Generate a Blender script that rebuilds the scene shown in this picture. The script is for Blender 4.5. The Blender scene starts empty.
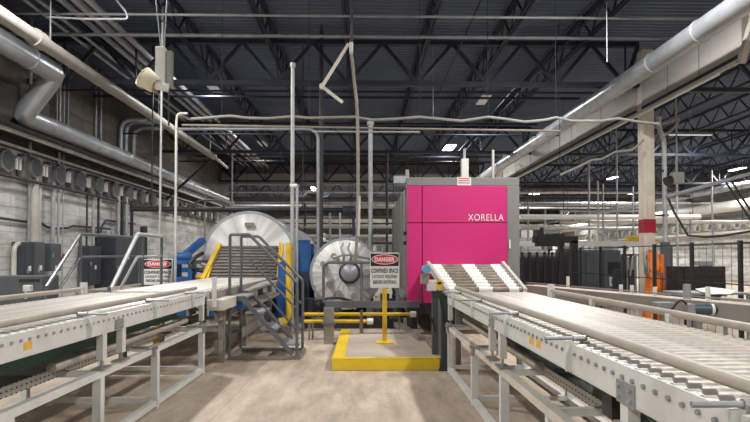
import bpy, math, random
from mathutils import Vector, Matrix, Euler
random.seed(7)
S = bpy.context.scene
COL = S.collection
PI = math.pi
# ---------------------------------------------------------------- camera
F = 560.0; CX, CY = 375.0, 211.0; SH = 33.3; EYE = 1.6
YAW, PITCH = math.radians(1.1), math.radians(1.3)
cd = bpy.data.cameras.new('camera'); cam = bpy.data.objects.new('camera', cd); COL.objects.link(cam)
cd.sensor_width = 36; cd.lens = 36 * F / 750; cd.shift_y = SH / 750; cd.clip_end = 300; cd.clip_start = .05
cam.location = (0, 0, EYE); cam.rotation_euler = (PI / 2 + PITCH, 0, -YAW)
S.camera = cam
RM = Euler((PI / 2 + PITCH, 0, -YAW)).to_matrix()
def at(px, py, X=None, Y=None, Z=None):
    d = RM @ Vector(((px - CX) / F, -(py - CY - SH) / F, -1))
    t = X / d.x if X is not None else Y / d.y if Y is not None else (Z - EYE) / d.z
    return Vector((d.x * t, d.y * t, EYE + d.z * t))
# ---------------------------------------------------------------- world, exposure
w = bpy.data.worlds.new('World'); S.world = w; w.use_nodes = True
w.node_tree.nodes['Background'].inputs[0].default_value = (.86, .9, 1, 1)
w.node_tree.nodes['Background'].inputs[1].default_value = .15
S.view_settings.view_transform = 'Standard'; S.view_settings.look = 'None'
S.view_settings.gamma = 1; S.view_settings.use_curve_mapping = False
S.view_settings.exposure = 0.0
# ---------------------------------------------------------------- materials
def newmat(name):
    m = bpy.data.materials.new(name); m.use_nodes = True
    return m, m.node_tree, m.node_tree.nodes['Principled BSDF']
def mat(name, c, rough=.5, metal=0, var=.12, scale=6, dirt=None, damt=.5, dscale=2, bump=0, stretch=None, emit=None):
    """colour varied by noise, with an optional second dirt colour in patches"""
    m, t, b = newmat(name); N = t.nodes; L = t.links
    b.inputs['Roughness'].default_value = rough; b.inputs['Metallic'].default_value = metal
    g = N.new('ShaderNodeNewGeometry'); vec = g.outputs['Position']
    if stretch:
        mp = N.new('ShaderNodeVectorMath'); mp.operation = 'MULTIPLY'; mp.inputs[1].default_value = stretch
        L.new(vec, mp.inputs[0]); vec = mp.outputs[0]
    n = N.new('ShaderNodeTexNoise'); n.inputs['Scale'].default_value = scale; n.inputs['Detail'].default_value = 4
    L.new(vec, n.inputs['Vector'])
    r = N.new('ShaderNodeValToRGB'); r.color_ramp.elements[0].position = .3; r.color_ramp.elements[1].position = .7
    r.color_ramp.elements[0].color = [x * (1 - var) for x in c] + [1]
    r.color_ramp.elements[1].color = [min(1, x * (1 + var)) for x in c] + [1]
    L.new(n.outputs['Fac'], r.inputs[0]); out = r.outputs[0]
    if dirt:
        n2 = N.new('ShaderNodeTexNoise'); n2.inputs['Scale'].default_value = dscale; n2.inputs['Detail'].default_value = 6
        L.new(vec, n2.inputs['Vector'])
        mr = N.new('ShaderNodeMapRange'); mr.inputs['From Min'].default_value = .45; mr.inputs['From Max'].default_value = .7
        mr.inputs['To Max'].default_value = damt
        L.new(n2.outputs['Fac'], mr.inputs[0])
        mx = N.new('ShaderNodeMixRGB'); mx.inputs[2].default_value = list(dirt) + [1]
        L.new(mr.outputs[0], mx.inputs[0]); L.new(out, mx.inputs[1]); out = mx.outputs[0]
    L.new(out, b.inputs['Base Color'])
    if bump:
        bp = N.new('ShaderNodeBump'); bp.inputs['Strength'].default_value = bump; bp.inputs['Distance'].default_value = .02
        L.new(n.outputs['Fac'], bp.inputs['Height']); L.new(bp.outputs[0], b.inputs['Normal'])
    if emit:
        b.inputs['Emission Color'].default_value = list(emit[:3]) + [1]; b.inputs['Emission Strength'].default_value = emit[3]
    return m
M = {}
M['white_steel'] = mat('white_steel', (.70, .71, .69), .45, 0, .06, 3, (.38, .35, .30), .45, 3)
M['roller'] = mat('roller', (.49, .44, .375), .42, .15, .16, 2.2, (.26, .29, .33), .9, 1.5, stretch=(5, .03, 0))
M['dusty_pipe'] = mat('dusty_pipe', (.42, .37, .31), .5, .1, .12, 4, (.55, .5, .42), .5, 3)
M['galv'] = mat('galv', (.46, .49, .53), .33, .55, .12, 3, (.3, .32, .34), .4, 1.2)
M['galv_dull'] = mat('galv_dull', (.33, .34, .36), .5, .4, .15, 4)
M['grey_pipe'] = mat('grey_pipe', (.45, .46, .46), .45, .3, .12, 5)
M['pale_pipe'] = mat('pale_pipe', (.60, .58, .54), .5, .1, .14, 3, (.34, .28, .21), .5, 1)
M['steam_beige'] = mat('steam_beige', (.33, .31, .285), .5, .1, .1, 3, (.25, .21, .17), .5, 1)
M['dark_pipe'] = mat('dark_pipe', (.05, .05, .055), .55, .2, .2, 4)
M['joist'] = mat('joist', (.020, .027, .048), .6, .1, .2, 3)
M['magenta'] = mat('magenta', (.60, .022, .18), .38, 0, .03, .6)
M['cab_grey'] = mat('cab_grey', (.23, .23, .225), .5, .1, .06, 2)
M['cab_side'] = mat('cab_side', (.30, .29, .27), .5, .2, .1, 2, (.15, .14, .12), .4, 2)
M['black'] = mat('black', (.02, .02, .022), .5, 0, .2, 5)
M['dark_panel'] = mat('dark_panel', (.055, .065, .078), .5, .1, .12, 2)
M['panel_grey'] = mat('panel_grey', (.10, .115, .125), .5, .1, .1, 2)
M['rail_grey'] = mat('rail_grey', (.15, .16, .18), .4, .35, .08, 4)
M['frame_grey'] = mat('frame_grey', (.27, .25, .22), .6, .1, .15, 4, (.1, .09, .08), .5, 3)
M['yellow'] = mat('yellow', (.78, .50, .02), .5, 0, .07, 4, (.35, .24, .04), .4, 5)
M['edge_yellow'] = mat('edge_yellow', (.80, .56, .02), .6, 0, .07, 3, (.55, .38, .04), .4, 6)
M['slab'] = mat('slab', (.48, .41, .34), .8, 0, .1, 2, (.3, .25, .2), .5, 1.3)
M['orange'] = mat('orange', (.80, .20, .03), .45, 0, .08, 4)
M['blue'] = mat('blue', (.02, .12, .36), .45, 0, .12, 4, (.02, .05, .12), .5, 4)
M['lens_blue'] = mat('lens_blue', (.15, .40, .62), .3, 0, .05, 4)
M['green'] = mat('green', (.02, .08, .05), .6, 0, .15, 4)
M['red'] = mat('red', (.36, .012, .03), .5, 0, .05, 4)
M['sign_red'] = mat('sign_red', (.72, .02, .04), .5, 0, .03, 4)
M['sign_white'] = mat('sign_white', (.80, .80, .78), .5, 0, .03, 4)
M['sign_black'] = mat('sign_black', (.015, .015, .015), .5, 0, .03, 4)
M['label_orange'] = mat('label_orange', (.80, .45, .08), .5, 0, .1, 30)
M['brown_roller'] = mat('brown_roller', (.17, .125, .095), .5, .1, .25, 6, (.36, .30, .24), .5, 5)
M['pan'] = mat('pan', (.62, .58, .52), .6, 0, .12, 4)
M['dark_roller'] = mat('dark_roller', (.10, .085, .075), .45, .3, .3, 8)
M['steel_bar'] = mat('steel_bar', (.38, .37, .36), .4, .5, .15, 6)
M['sleeve'] = mat('sleeve', (.82, .80, .76), .5, 0, .06, 6)
M['beam_white'] = mat('beam_white', (.50, .48, .45), .6, 0, .06, 2, (.4, .36, .3), .5, 1)
M['column'] = mat('column', (.80, .74, .64), .55, 0, .07, 3, (.36, .27, .2), .5, 1.3, stretch=(1, 1, .5))
M['cable_grey'] = mat('cable_grey', (.27, .26, .24), .6, 0, .12, 6)
M['hose'] = mat('hose', (.27, .235, .21), .6, 0, .12, 6)
M['off_white'] = mat('off_white', (.74, .73, .68), .5, 0, .06, 5)
M['horn'] = mat('horn', (.66, .60, .46), .5, 0, .08, 5)
M['header'] = mat('header', (.22, .21, .195), .7, 0, .12, 1)
M['vent_unit'] = mat('vent_unit', (.20, .195, .19), .55, .2, .25, 5, (.4, .39, .37), .5, 4)
M['lamp_off'] = mat('lamp_off', (.5, .5, .5), .5, 0, .05, 5, emit=(1, 1, .95, .10))
M['lamp_on'] = mat('lamp_on', (.9, .9, .9), .5, 0, .02, 5, emit=(1, .98, .94, 14))
M['tube_on'] = mat('tube_on', (.9, .9, .9), .5, 0, .02, 5, emit=(1, .97, .9, .45))
M['teal_motor'] = mat('teal_motor', (.06, .09, .12), .4, .3, .15, 8)
M['deck'] = mat('deck', (.14, .18, .255), .6, .2, .12, .8)

def floor_mat():
    m, t, b = newmat('concrete_floor'); N = t.nodes; L = t.links
    b.inputs['Roughness'].default_value = .55; b.inputs['Specular IOR Level'].default_value = .3
    g = N.new('ShaderNodeNewGeometry')
    def noise(sc, st, det=6):
        v = N.new('ShaderNodeVectorMath'); v.operation = 'MULTIPLY'; v.inputs[1].default_value = st
        L.new(g.outputs['Position'], v.inputs[0])
        n = N.new('ShaderNodeTexNoise'); n.inputs['Scale'].default_value = sc; n.inputs['Detail'].default_value = det
        n.inputs['Roughness'].default_value = .65
        L.new(v.outputs[0], n.inputs['Vector']); return n.outputs['Fac']
    def ramp(fac, stops):
        r = N.new('ShaderNodeValToRGB'); e = r.color_ramp.elements
        e[0].position, e[0].color = stops[0][0], stops[0][1]; e[1].position, e[1].color = stops[-1][0], stops[-1][1]
        L.new(fac, r.inputs[0]); return r.outputs[0]
    a = ramp(noise(.55, (1, .7, 1)), [(.3, (.47, .375, .29, 1)), (.7, (.74, .62, .50, 1))])
    c = ramp(noise(1.6, (3.0, .8, 1), 10), [(.35, (.66, .66, .66, 1)), (.62, (1, 1, 1, 1))])
    d = ramp(noise(30, (1, 1, 1)), [(.3, (.86, .86, .86, 1)), (.6, (1, 1, 1, 1))])
    # saw-cut joints every 3.6 m
    br = N.new('ShaderNodeTexBrick'); br.offset = 0; br.inputs['Scale'].default_value = 1
    br.inputs['Brick Width'].default_value = 3.6; br.inputs['Row Height'].default_value = 3.6
    br.inputs['Mortar Size'].default_value = .006
    br.inputs['Color1'].default_value = br.inputs['Color2'].default_value = (1, 1, 1, 1)
    br.inputs['Mortar'].default_value = (.8, .78, .76, 1)
    mv = N.new('ShaderNodeVectorMath'); mv.operation = 'ADD'; mv.inputs[1].default_value = (1.5, .6, 0)
    L.new(g.outputs['Position'], mv.inputs[0]); L.new(mv.outputs[0], br.inputs['Vector'])
    cur = a
    for x in (c, d, br.outputs['Color']):
        mx = N.new('ShaderNodeMixRGB'); mx.blend_type = 'MULTIPLY'; mx.inputs[0].default_value = 1
        L.new(cur, mx.inputs[1]); L.new(x, mx.inputs[2]); cur = mx.outputs[0]
    L.new(cur, b.inputs['Base Color'])
    return m
def wall_mat(name, low, high, zsplit, axis):
    """painted block: pale lower courses, brown-grey upper panels, streaked"""
    m, t, b = newmat(name); N = t.nodes; L = t.links
    b.inputs['Roughness'].default_value = .7
    g = N.new('ShaderNodeNewGeometry'); sp = N.new('ShaderNodeSeparateXYZ'); L.new(g.outputs['Position'], sp.inputs[0])
    cb = N.new('ShaderNodeCombineXYZ'); L.new(sp.outputs[axis], cb.inputs[0]); L.new(sp.outputs[2], cb.inputs[1])
    def brick(c1, c2, mo, bw, rh, ms, off):
        br = N.new('ShaderNodeTexBrick'); br.offset = off; br.inputs['Scale'].default_value = 1
        br.inputs['Brick Width'].default_value = bw; br.inputs['Row Height'].default_value = rh
        br.inputs['Mortar Size'].default_value = ms
        br.inputs['Color1'].default_value = c1; br.inputs['Color2'].default_value = c2; br.inputs['Mortar'].default_value = mo
        L.new(cb.outputs[0], br.inputs['Vector']); return br.outputs['Color']
    def k(c, f): return [x * f for x in c] + [1]
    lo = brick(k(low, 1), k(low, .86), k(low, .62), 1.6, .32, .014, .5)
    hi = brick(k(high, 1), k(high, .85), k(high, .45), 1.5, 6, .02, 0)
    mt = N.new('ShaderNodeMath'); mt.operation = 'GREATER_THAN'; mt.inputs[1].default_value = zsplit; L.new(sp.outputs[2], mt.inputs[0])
    mx = N.new('ShaderNodeMixRGB'); L.new(mt.outputs[0], mx.inputs[0]); L.new(lo, mx.inputs[1]); L.new(hi, mx.inputs[2])
    n = N.new('ShaderNodeTexNoise'); n.inputs['Scale'].default_value = 1.6; n.inputs['Detail'].default_value = 7; n.inputs['Roughness'].default_value = .7
    sv = N.new('ShaderNodeVectorMath'); sv.operation = 'MULTIPLY'; sv.inputs[1].default_value = (1, .45, 1.6)
    L.new(g.outputs['Position'], sv.inputs[0]); L.new(sv.outputs[0], n.inputs['Vector'])
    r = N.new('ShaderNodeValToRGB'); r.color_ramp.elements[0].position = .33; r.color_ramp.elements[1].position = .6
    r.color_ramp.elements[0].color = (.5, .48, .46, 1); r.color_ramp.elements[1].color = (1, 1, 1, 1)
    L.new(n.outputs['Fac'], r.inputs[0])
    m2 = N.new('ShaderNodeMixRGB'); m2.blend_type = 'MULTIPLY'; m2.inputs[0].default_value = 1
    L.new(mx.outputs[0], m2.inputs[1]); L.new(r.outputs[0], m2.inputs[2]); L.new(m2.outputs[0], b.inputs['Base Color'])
    return m
def slot_mat():
    """galvanised strut face with two rows of punched dark slots"""
    m, t, b = newmat('slotted_strut'); N = t.nodes; L = t.links
    b.inputs['Roughness'].default_value = .5; b.inputs['Metallic'].default_value = .3
    g = N.new('ShaderNodeNewGeometry'); sp = N.new('ShaderNodeSeparateXYZ'); L.new(g.outputs['Position'], sp.inputs[0])
    def pulse(o, per, lo, hi):
        a = N.new('ShaderNodeMath'); a.operation = 'PINGPONG'; a.inputs[1].default_value = per / 2; L.new(o, a.inputs[0])
        c = N.new('ShaderNodeMath'); c.operation = 'LESS_THAN'; c.inputs[1].default_value = lo; L.new(a.outputs[0], c.inputs[0]); return c.outputs[0]
    a = pulse(sp.outputs[1], .06, .012, 0); c = pulse(sp.outputs[2], .04, .006, 0)
    mu = N.new('ShaderNodeMath'); mu.operation = 'MULTIPLY'; L.new(a, mu.inputs[0]); L.new(c, mu.inputs[1])
    mx = N.new('ShaderNodeMixRGB'); mx.inputs[1].default_value = (.58, .57, .54, 1); mx.inputs[2].default_value = (.03, .03, .03, 1)
    L.new(mu.outputs[0], mx.inputs[0]); L.new(mx.outputs[0], b.inputs['Base Color'])
    return m
def painted_sheen_mat(name, cx, cz, k):
    """brushed steel head: sheen of the brushing painted into the colour as light and dark wedges"""
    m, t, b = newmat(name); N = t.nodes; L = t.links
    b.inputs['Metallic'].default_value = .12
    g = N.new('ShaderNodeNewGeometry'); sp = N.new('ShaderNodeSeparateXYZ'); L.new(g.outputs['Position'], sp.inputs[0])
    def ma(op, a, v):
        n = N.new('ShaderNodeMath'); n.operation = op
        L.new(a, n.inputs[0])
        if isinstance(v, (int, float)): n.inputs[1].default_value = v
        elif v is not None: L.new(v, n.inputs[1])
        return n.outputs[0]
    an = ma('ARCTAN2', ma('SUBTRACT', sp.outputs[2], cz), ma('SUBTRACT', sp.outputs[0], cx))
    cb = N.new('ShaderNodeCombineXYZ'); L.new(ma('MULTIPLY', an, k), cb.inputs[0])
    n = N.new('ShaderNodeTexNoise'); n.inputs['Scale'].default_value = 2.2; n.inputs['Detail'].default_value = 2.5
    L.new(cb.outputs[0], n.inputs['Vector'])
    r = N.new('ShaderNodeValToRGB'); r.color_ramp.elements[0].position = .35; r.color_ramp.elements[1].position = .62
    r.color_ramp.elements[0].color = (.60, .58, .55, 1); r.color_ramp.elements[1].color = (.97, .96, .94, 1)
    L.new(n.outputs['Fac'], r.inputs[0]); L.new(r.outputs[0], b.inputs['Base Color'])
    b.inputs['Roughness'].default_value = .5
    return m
M['slots'] = slot_mat()
# ---------------------------------------------------------------- mesh building
ORG = {}
class MB:
    def __init__(s): s.v = []; s.f = []
    def add(s, vs, fs):
        o = len(s.v); s.v += [Vector(x) for x in vs]; s.f += [[i + o for i in f] for f in fs]; return s
    def box(s, x0, x1, y0, y1, z0, z1):
        x0, x1 = sorted((x0, x1)); y0, y1 = sorted((y0, y1)); z0, z1 = sorted((z0, z1))
        return s.add([(x0, y0, z0), (x1, y0, z0), (x1, y1, z0), (x0, y1, z0), (x0, y0, z1), (x1, y0, z1), (x1, y1, z1), (x0, y1, z1)],
                     [(0, 3, 2, 1), (4, 5, 6, 7), (0, 1, 5, 4), (1, 2, 6, 5), (2, 3, 7, 6), (3, 0, 4, 7)])
    def bar(s, a, b, w, h=None):
        """rectangular bar from a to b; w across, h up"""
        h = h or w; a = Vector(a); b = Vector(b); d = (b - a).normalized()
        up = Vector((0, 0, 1)) if abs(d.z) < .95 else Vector((0, 1, 0))
        x = d.cross(up).normalized() * w / 2; y = x.cross(d).normalized() * h / 2
        vs = [p + i * x + j * y for p in (a, b) for i, j in ((-1, -1), (1, -1), (1, 1), (-1, 1))]
        return s.add(vs, [(0, 1, 2, 3), (7, 6, 5, 4), (0, 4, 5, 1), (1, 5, 6, 2), (2, 6, 7, 3), (3, 7, 4, 0)])
    def tube(s, pts, r, n=12, cap=True):
        """r may be a list, one radius for each point"""
        pts = [Vector(p) for p in pts]; R = r if isinstance(r, (list, tuple)) else [r] * len(pts)
        x = None; o = len(s.v)
        for i, p in enumerate(pts):
            d = (pts[min(i + 1, len(pts) - 1)] - pts[max(i - 1, 0)]).normalized()
            if i and i < len(pts) - 1:
                d1 = (p - pts[i - 1]).normalized(); d2 = (pts[i + 1] - p).normalized(); d = (d1 + d2).normalized()
            if x is None:
                x = d.cross(Vector((0, 0, 1)) if abs(d.z) < .9 else Vector((0, 1, 0))).normalized()
            x = (x - d * x.dot(d)).normalized(); y = d.cross(x)
            for k in range(n):
                a = 2 * PI * k / n; s.v.append(p + (x * math.cos(a) + y * math.sin(a)) * R[i])
        for i in range(len(pts) - 1):
            for k in range(n):
                a = o + i * n + k; b = o + i * n + (k + 1) % n
                s.f.append([a, b, b + n, a + n])
        if cap:
            s.f.append([o + k for k in range(n)][::-1]); e = o + (len(pts) - 1) * n; s.f.append([e + k for k in range(n)])
        return s
    def build(s, name, m, parent=None, smooth=False, bev=0):
        me = bpy.data.meshes.new(name)
        if parent is not None: org = ORG[parent.name]
        else:
            xs = [v.x for v in s.v]; ys = [v.y for v in s.v]; zs = [v.z for v in s.v]
            org = Vector(((min(xs) + max(xs)) / 2, (min(ys) + max(ys)) / 2, min(zs)))
        me.from_pydata([v - org for v in s.v], [], s.f); me.update()
        me.materials.append(M[m] if isinstance(m, str) else m)
        if smooth:
            me.polygons.foreach_set('use_smooth', [True] * len(me.polygons))
            me.set_sharp_from_angle(angle=math.radians(40))
        o = bpy.data.objects.new(name, me); COL.objects.link(o)
        if parent is not None: o.parent = parent
        else: o.location = org
        ORG[o.name] = org
        if bev:
            b = o.modifiers.new('bevel', 'BEVEL'); b.width = bev; b.segments = 2; b.limit_method = 'ANGLE'
        return o
def tag(o, label=None, cat=None, group=None, kind=None):
    if label: o['label'] = label
    if cat: o['category'] = cat
    if group: o['group'] = group
    if kind: o['kind'] = kind
    return o
def thing(name, label, cat, loc, group=None):
    o = bpy.data.objects.new(name, None); COL.objects.link(o); o.location = loc; o.empty_display_size = .1
    ORG[o.name] = Vector(loc); return tag(o, label, cat, group)
def kids(o): return [c for c in bpy.data.objects if c.parent == o]
def dup(o, loc, label=None, parent=None):
    c = o.copy(); COL.objects.link(c)
    if parent: c.parent = parent
    else: c.location = loc
    if label: c['label'] = label
    for ch in kids(o): dup(ch, None, None, c)
    return c
def struct(name, mb, m, smooth=False): return tag(mb.build(name, m, None, smooth), kind='structure')
def arc(pts, r, n=6):
    """round the corners of a polyline"""
    pts = [Vector(p) for p in pts]; out = [pts[0]]
    for a, b, c in zip(pts, pts[1:], pts[2:]):
        d1 = (a - b).normalized(); d2 = (c - b).normalized(); k = min(r, (a - b).length * .49, (c - b).length * .49)
        p, q = b + d1 * k, b + d2 * k
        for i in range(n + 1):
            u = i / n; out.append(p * (1 - u) ** 2 + b * 2 * u * (1 - u) + q * u * u)
    return out + [pts[-1]]
def text(name, s, size, m, loc, parent, width, align='CENTER', bold=0):
    """upright lettering facing the camera side (-Y), centred at loc"""
    c = bpy.data.curves.new(name, 'FONT'); c.body = s; c.size = size; c.align_x = align; c.align_y = 'CENTER'; c.extrude = .002; c.offset = bold; c.space_character = 1.12
    t = bpy.data.objects.new(name, c); COL.objects.link(t); bpy.context.view_layer.update()
    me = bpy.data.meshes.new_from_object(t.evaluated_get(bpy.context.evaluated_depsgraph_get()))
    COL.objects.unlink(t); bpy.data.objects.remove(t)
    xs = [v.co.x for v in me.vertices]; zs = [v.co.y for v in me.vertices]
    sx = width / (max(xs) - min(xs)); sy = size / (max(zs) - min(zs))
    me.transform(Matrix.Diagonal((sx, sy, 1, 1)) @ Matrix.Translation((-(max(xs) + min(xs)) / 2, -(max(zs) + min(zs)) / 2, 0)))
    me.transform(Matrix.Rotation(PI / 2, 4, 'X'))
    me.transform(Matrix.Translation(Vector(loc) - ORG[parent.name])); me.materials.clear(); me.materials.append(M[m])
    o = bpy.data.objects.new(name, me); COL.objects.link(o); o.parent = parent; ORG[o.name] = ORG[parent.name]; return o
ORD = 'first second third fourth fifth sixth seventh eighth ninth tenth eleventh twelfth thirteenth fourteenth fifteenth sixteenth seventeenth eighteenth nineteenth twentieth twenty-first twenty-second twenty-third twenty-fourth'.split()
CEIL = 8.0
# ---------------------------------------------------------------- high-bay lamps (each a real fixture with its light)
def lamp(x, y, on, power, label, lx=.36, ly=1.25, z=7.25, group=None, size=None, rotx=False):
    t = thing('high_bay_lamp', label, 'ceiling lamp', (x, y, z), group)
    MB().box(x - lx / 2, x + lx / 2, y - ly / 2, y + ly / 2, z + .02, z + .1).build('housing', 'galv_dull', t)
    MB().box(x - lx / 2 + .02, x + lx / 2 - .02, y - ly / 2 + .02, y + ly / 2 - .02, z, z + .03).build('diffuser', on, t)
    for s in (-1, 1):
        MB().bar((x, y + s * ly * .4, z + .1), (x, y + s * ly * .4, CEIL - .02), .015).build('hanger', 'grey_pipe', t)
    if power:
        d = bpy.data.lights.new('lamp_light', 'AREA'); d.shape = 'RECTANGLE'; d.size = lx; d.size_y = ly; d.energy = power
        d.color = (1, .98, .95)
        l = bpy.data.objects.new('lamp_light', d); COL.objects.link(l); l.parent = t; l.location = (0, 0, -.03)
    return t
POW = 400
for nm, x in (('over the block wall side', -5.0), ('over the roller conveyor side', 4.4)):
    for k, y in enumerate((-7.5, .8, 9.6)):
        lamp(x, y, 'lamp_on', POW * (1, 1, 1.2)[k], 'lit high bay lamp %s, %s lamp of its row' % (nm, ORD[k]))
lamp(-5.05, 18.6, 'lamp_off', POW * .5, 'dim rectangular high bay lamp beside the horn loudspeaker')
lamp(-5.1, 28.0, 'lamp_off', POW * .5, 'small dim high bay lamp seen beyond the tall steel pole')
lamp(4.3, 20.0, 'lamp_off', POW * .5, 'dim slanting high bay lamp above the magenta machine')
lamp(4.4, 28.8, 'lamp_on', POW, 'glaring lit high bay lamp low above the magenta machine top', .55, 1.5)
lamp(15.3, 50.0, 'lamp_on', POW * 1.5, 'glaring lit lamp beside the top corner of the magenta machine', .8, 1.6)
lamp(14.2, 24.0, 'tube_on', POW * .8, 'long pale tube lamp crossing behind the banded column', 1.9, .16, 6.9)
lamp(20.5, 26.5, 'tube_on', POW * .8, 'pale strip lamp high in the far bay near the roof', 2.2, .3, 6.9)
for k, (x, y) in enumerate([(16, 9), (17, 38), (23, 34), (23, 20), (23, 48), (-4, 44), (-4, 60), (4.5, 44), (4.5, 60), (16, 64), (24, 64), (-14, 50), (-14, 66)]):
    lamp(x, y, 'lamp_on', POW * (1.7 if y > 19 else 1.3), 'small lit lamp under the %s roof, %s of the far lamps' % ('far bay' if x > 8 else 'far hall', ORD[k]), group='far lit lamps', z=7.0)
# ---------------------------------------------------------------- room shell
struct('floor', MB().box(-26, 30, -12, 78, -.3, 0), floor_mat())
def deck(x0, x1, y0, y1):
    m = MB(); y = y0; p = .2; i = 0; prof = []
    while y < y1:
        prof += [(y, 0), (y + .06, 0), (y + .09, .08), (y + .17, .08)]; y += p
    vs = []; fs = []
    for yy, dz in prof: vs += [(x0, yy, CEIL + dz), (x1, yy, CEIL + dz)]
    for i in range(len(prof) - 1): fs.append((2 * i, 2 * i + 2, 2 * i + 3, 2 * i + 1))
    n = len(vs); vs += [(x0, y0, CEIL + .3), (x1, y0, CEIL + .3), (x1, y1, CEIL + .3), (x0, y1, CEIL + .3)]
    fs.append((n, n + 1, n + 2, n + 3)); return m.add(vs, fs)
struct('ceiling', deck(-26, 30, -12, 78), 'deck')
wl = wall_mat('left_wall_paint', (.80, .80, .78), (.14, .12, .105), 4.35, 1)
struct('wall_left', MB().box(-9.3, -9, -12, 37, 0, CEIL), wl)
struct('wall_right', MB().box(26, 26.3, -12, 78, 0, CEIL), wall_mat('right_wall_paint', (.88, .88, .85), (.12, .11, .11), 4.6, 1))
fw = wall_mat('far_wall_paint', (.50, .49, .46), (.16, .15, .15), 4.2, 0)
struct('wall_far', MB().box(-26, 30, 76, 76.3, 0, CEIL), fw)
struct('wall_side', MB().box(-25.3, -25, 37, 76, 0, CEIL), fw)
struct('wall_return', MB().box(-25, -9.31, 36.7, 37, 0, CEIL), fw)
# header over the opening to the far hall
struct('trim_header', MB().box(-9, 7.3, 35.25, 35.5, 6.15, 6.85), mat('header_pale', (.40, .385, .35), .6, 0, .08, 1))
struct('trim_header_panel', MB().box(-9, 7.3, 35.5, 35.6, 6.8, CEIL), 'header')
# ---------------------------------------------------------------- roof steel
def joist(x, y0, y1, label, group=None, zt=7.95, dep=.62):
    m = MB()
    for s in (-.04, .04):
        m.bar((x + s, y0, zt), (x + s, y1, zt), .05, .06); m.bar((x + s, y0, zt - dep), (x + s, y1, zt - dep), .05, .06)
    y = y0; up = True
    while y < y1 - .6:
        a, b = (zt - dep, zt) if up else (zt, zt - dep)
        m.bar((x, y, a), (x, y + .6, b), .04); y += .6; up = not up
    return tag(m.build('roof_joist', 'joist'), label, 'roof joist', group)
JX = [-7.0, -4.75, -2.55, -.45, 1.68, 3.75, 5.85]
for i, x in enumerate(JX):
    joist(x, -11, 35, 'dark open-web joist running lengthwise under the deck, %s from the block wall' % ORD[i])
for i, x in enumerate((10.2, 12.6, 15, 17.4, 19.8, 22.2, 24.4)):
    joist(x, -11, 75, 'dark open-web joist lengthwise in the far bay, %s beyond the banded column' % ORD[i])
for i, x in enumerate((-20, -15, -10, -5, 0, 5)):
    joist(x, 35.7, 75, 'dark far joist beyond the pale header beam, %s of six across' % ORD[i], 'joists of the far hall')
def girder(y, x0, x1, label, zt=7.42, dep=1.12, per=1.9, group=None):
    t = thing('roof_girder', label, 'roof girder', ((x0 + x1) / 2, y, zt - dep), group)
    MB().bar((x0, y, zt), (x1, y, zt), .16, .12).build('top_chord', 'joist', t)
    MB().bar((x0, y, zt - dep), (x1, y, zt - dep), .16, .12).build('bottom_chord', 'joist', t)
    m = MB(); x = x0; 
    while x < x1 - per * .5:
        m.bar((x, y, zt), (x + per / 2, y, zt - dep), .09); m.bar((x + per / 2, y, zt - dep), (min(x + per, x1), y, zt), .09)
        m.bar((x + per / 2, y, zt - dep), (x + per / 2, y, zt), .04)
        x += per
    o = m.build('web', 'joist', t); return t
for i, y in enumerate((15.1, 25.0, 34.8)):
    girder(y, -9, 7.5, ('dark web girder crossing the hall ' + ['in front of the joists, topmost of the crossing girders', 'between the topmost girder and the pale header', 'directly above the pale header beam'][i]))
    girder(y + .4, 8.4, 26, 'dark girder crossing the far bay behind the banded column, %s one down the hall' % ORD[i])
for y in (45, 55, 65): girder(y, -25, 26, 'dark far girder beyond the pale header beam, ' + {45: 'nearer', 55: 'middle', 65: 'deepest'}[y] + ' of three', group='girders of the far hall')
# thin pipes crossing under the roof
def crosspipe(a, b, r, m, label, name='ceiling_pipe', n=8, group=None, cat='pipe'):
    return tag(MB().tube([a, b], r, n).build(name, m, None, True), label, cat, group)
crosspipe((-9, 12.4, 6.98), (11, 12.4, 6.98), .03, 'galv_dull', 'thin bright pipe crossing highest under the deck')
crosspipe((-9, 13.6, 7.0), (9.6, 13.6, 7.0), .045, 'galv_dull', 'thicker pale pipe crossing below the thin bright pipe')
for k, (y, z, r) in enumerate([(16.5, 6.5, .03), (18.5, 6.9, .04), (20.5, 6.1, .03), (23, 7.1, .05), (27, 6.2, .04), (30, 7.0, .05)]):
    crosspipe((-8.9, y, z), (7.2, y, z), r, 'joist', 'thin dark pipe crossing the hall %s' % ['just behind the topmost girder', 'behind the dim lamp by the loudspeaker', 'just above the wavy cable', 'above the second girder', 'below the second girder', 'in front of the pale header girder'][k])
for k, (y, z) in enumerate([(39, 5.4), (43, 6.6), (48, 5.0), (52, 6.2), (58, 5.6), (62, 7), (68, 5.5), (72, 6.3)]):
    crosspipe((-24.9, y, z), (25.9, y, z), .07 + .03 * (k % 3), ('pale_pipe', 'grey_pipe', 'dark_pipe')[k % 3], '%s pipe crossing the far hall, %s behind the pale header beam' % (('beige', 'grey', 'black')[k % 3], ORD[k]), group='far crossing pipes')
for k, (x, z) in enumerate([(-6.6, 7.2), (-6.28, 7.2), (-5.95, 7.15), (-7.4, 7.2), (-7.1, 7.2)]):
    crosspipe((x, -11, z), (x, 34.5, z), (.075, .10, .08, .04, .045)[k], 'galv', 'long straight conduit under the roof, ' + ['between the two thickest conduits of the bundle', 'thickest of the bundle and just beside the loudspeaker rod', 'on the open side of the bundle', 'thinnest and next to the block wall', 'thin and second from the block wall'][k], 'roof_conduit')
for k, x in enumerate((2.5, 4.9, 5.2)):
    crosspipe((x, -11, 7.1), (x, 34.5, 7.1), .022, 'joist', 'thin lengthwise conduit under the roof, %s from the tall steel pole toward the big duct' % ORD[k], 'roof_conduit')
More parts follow.
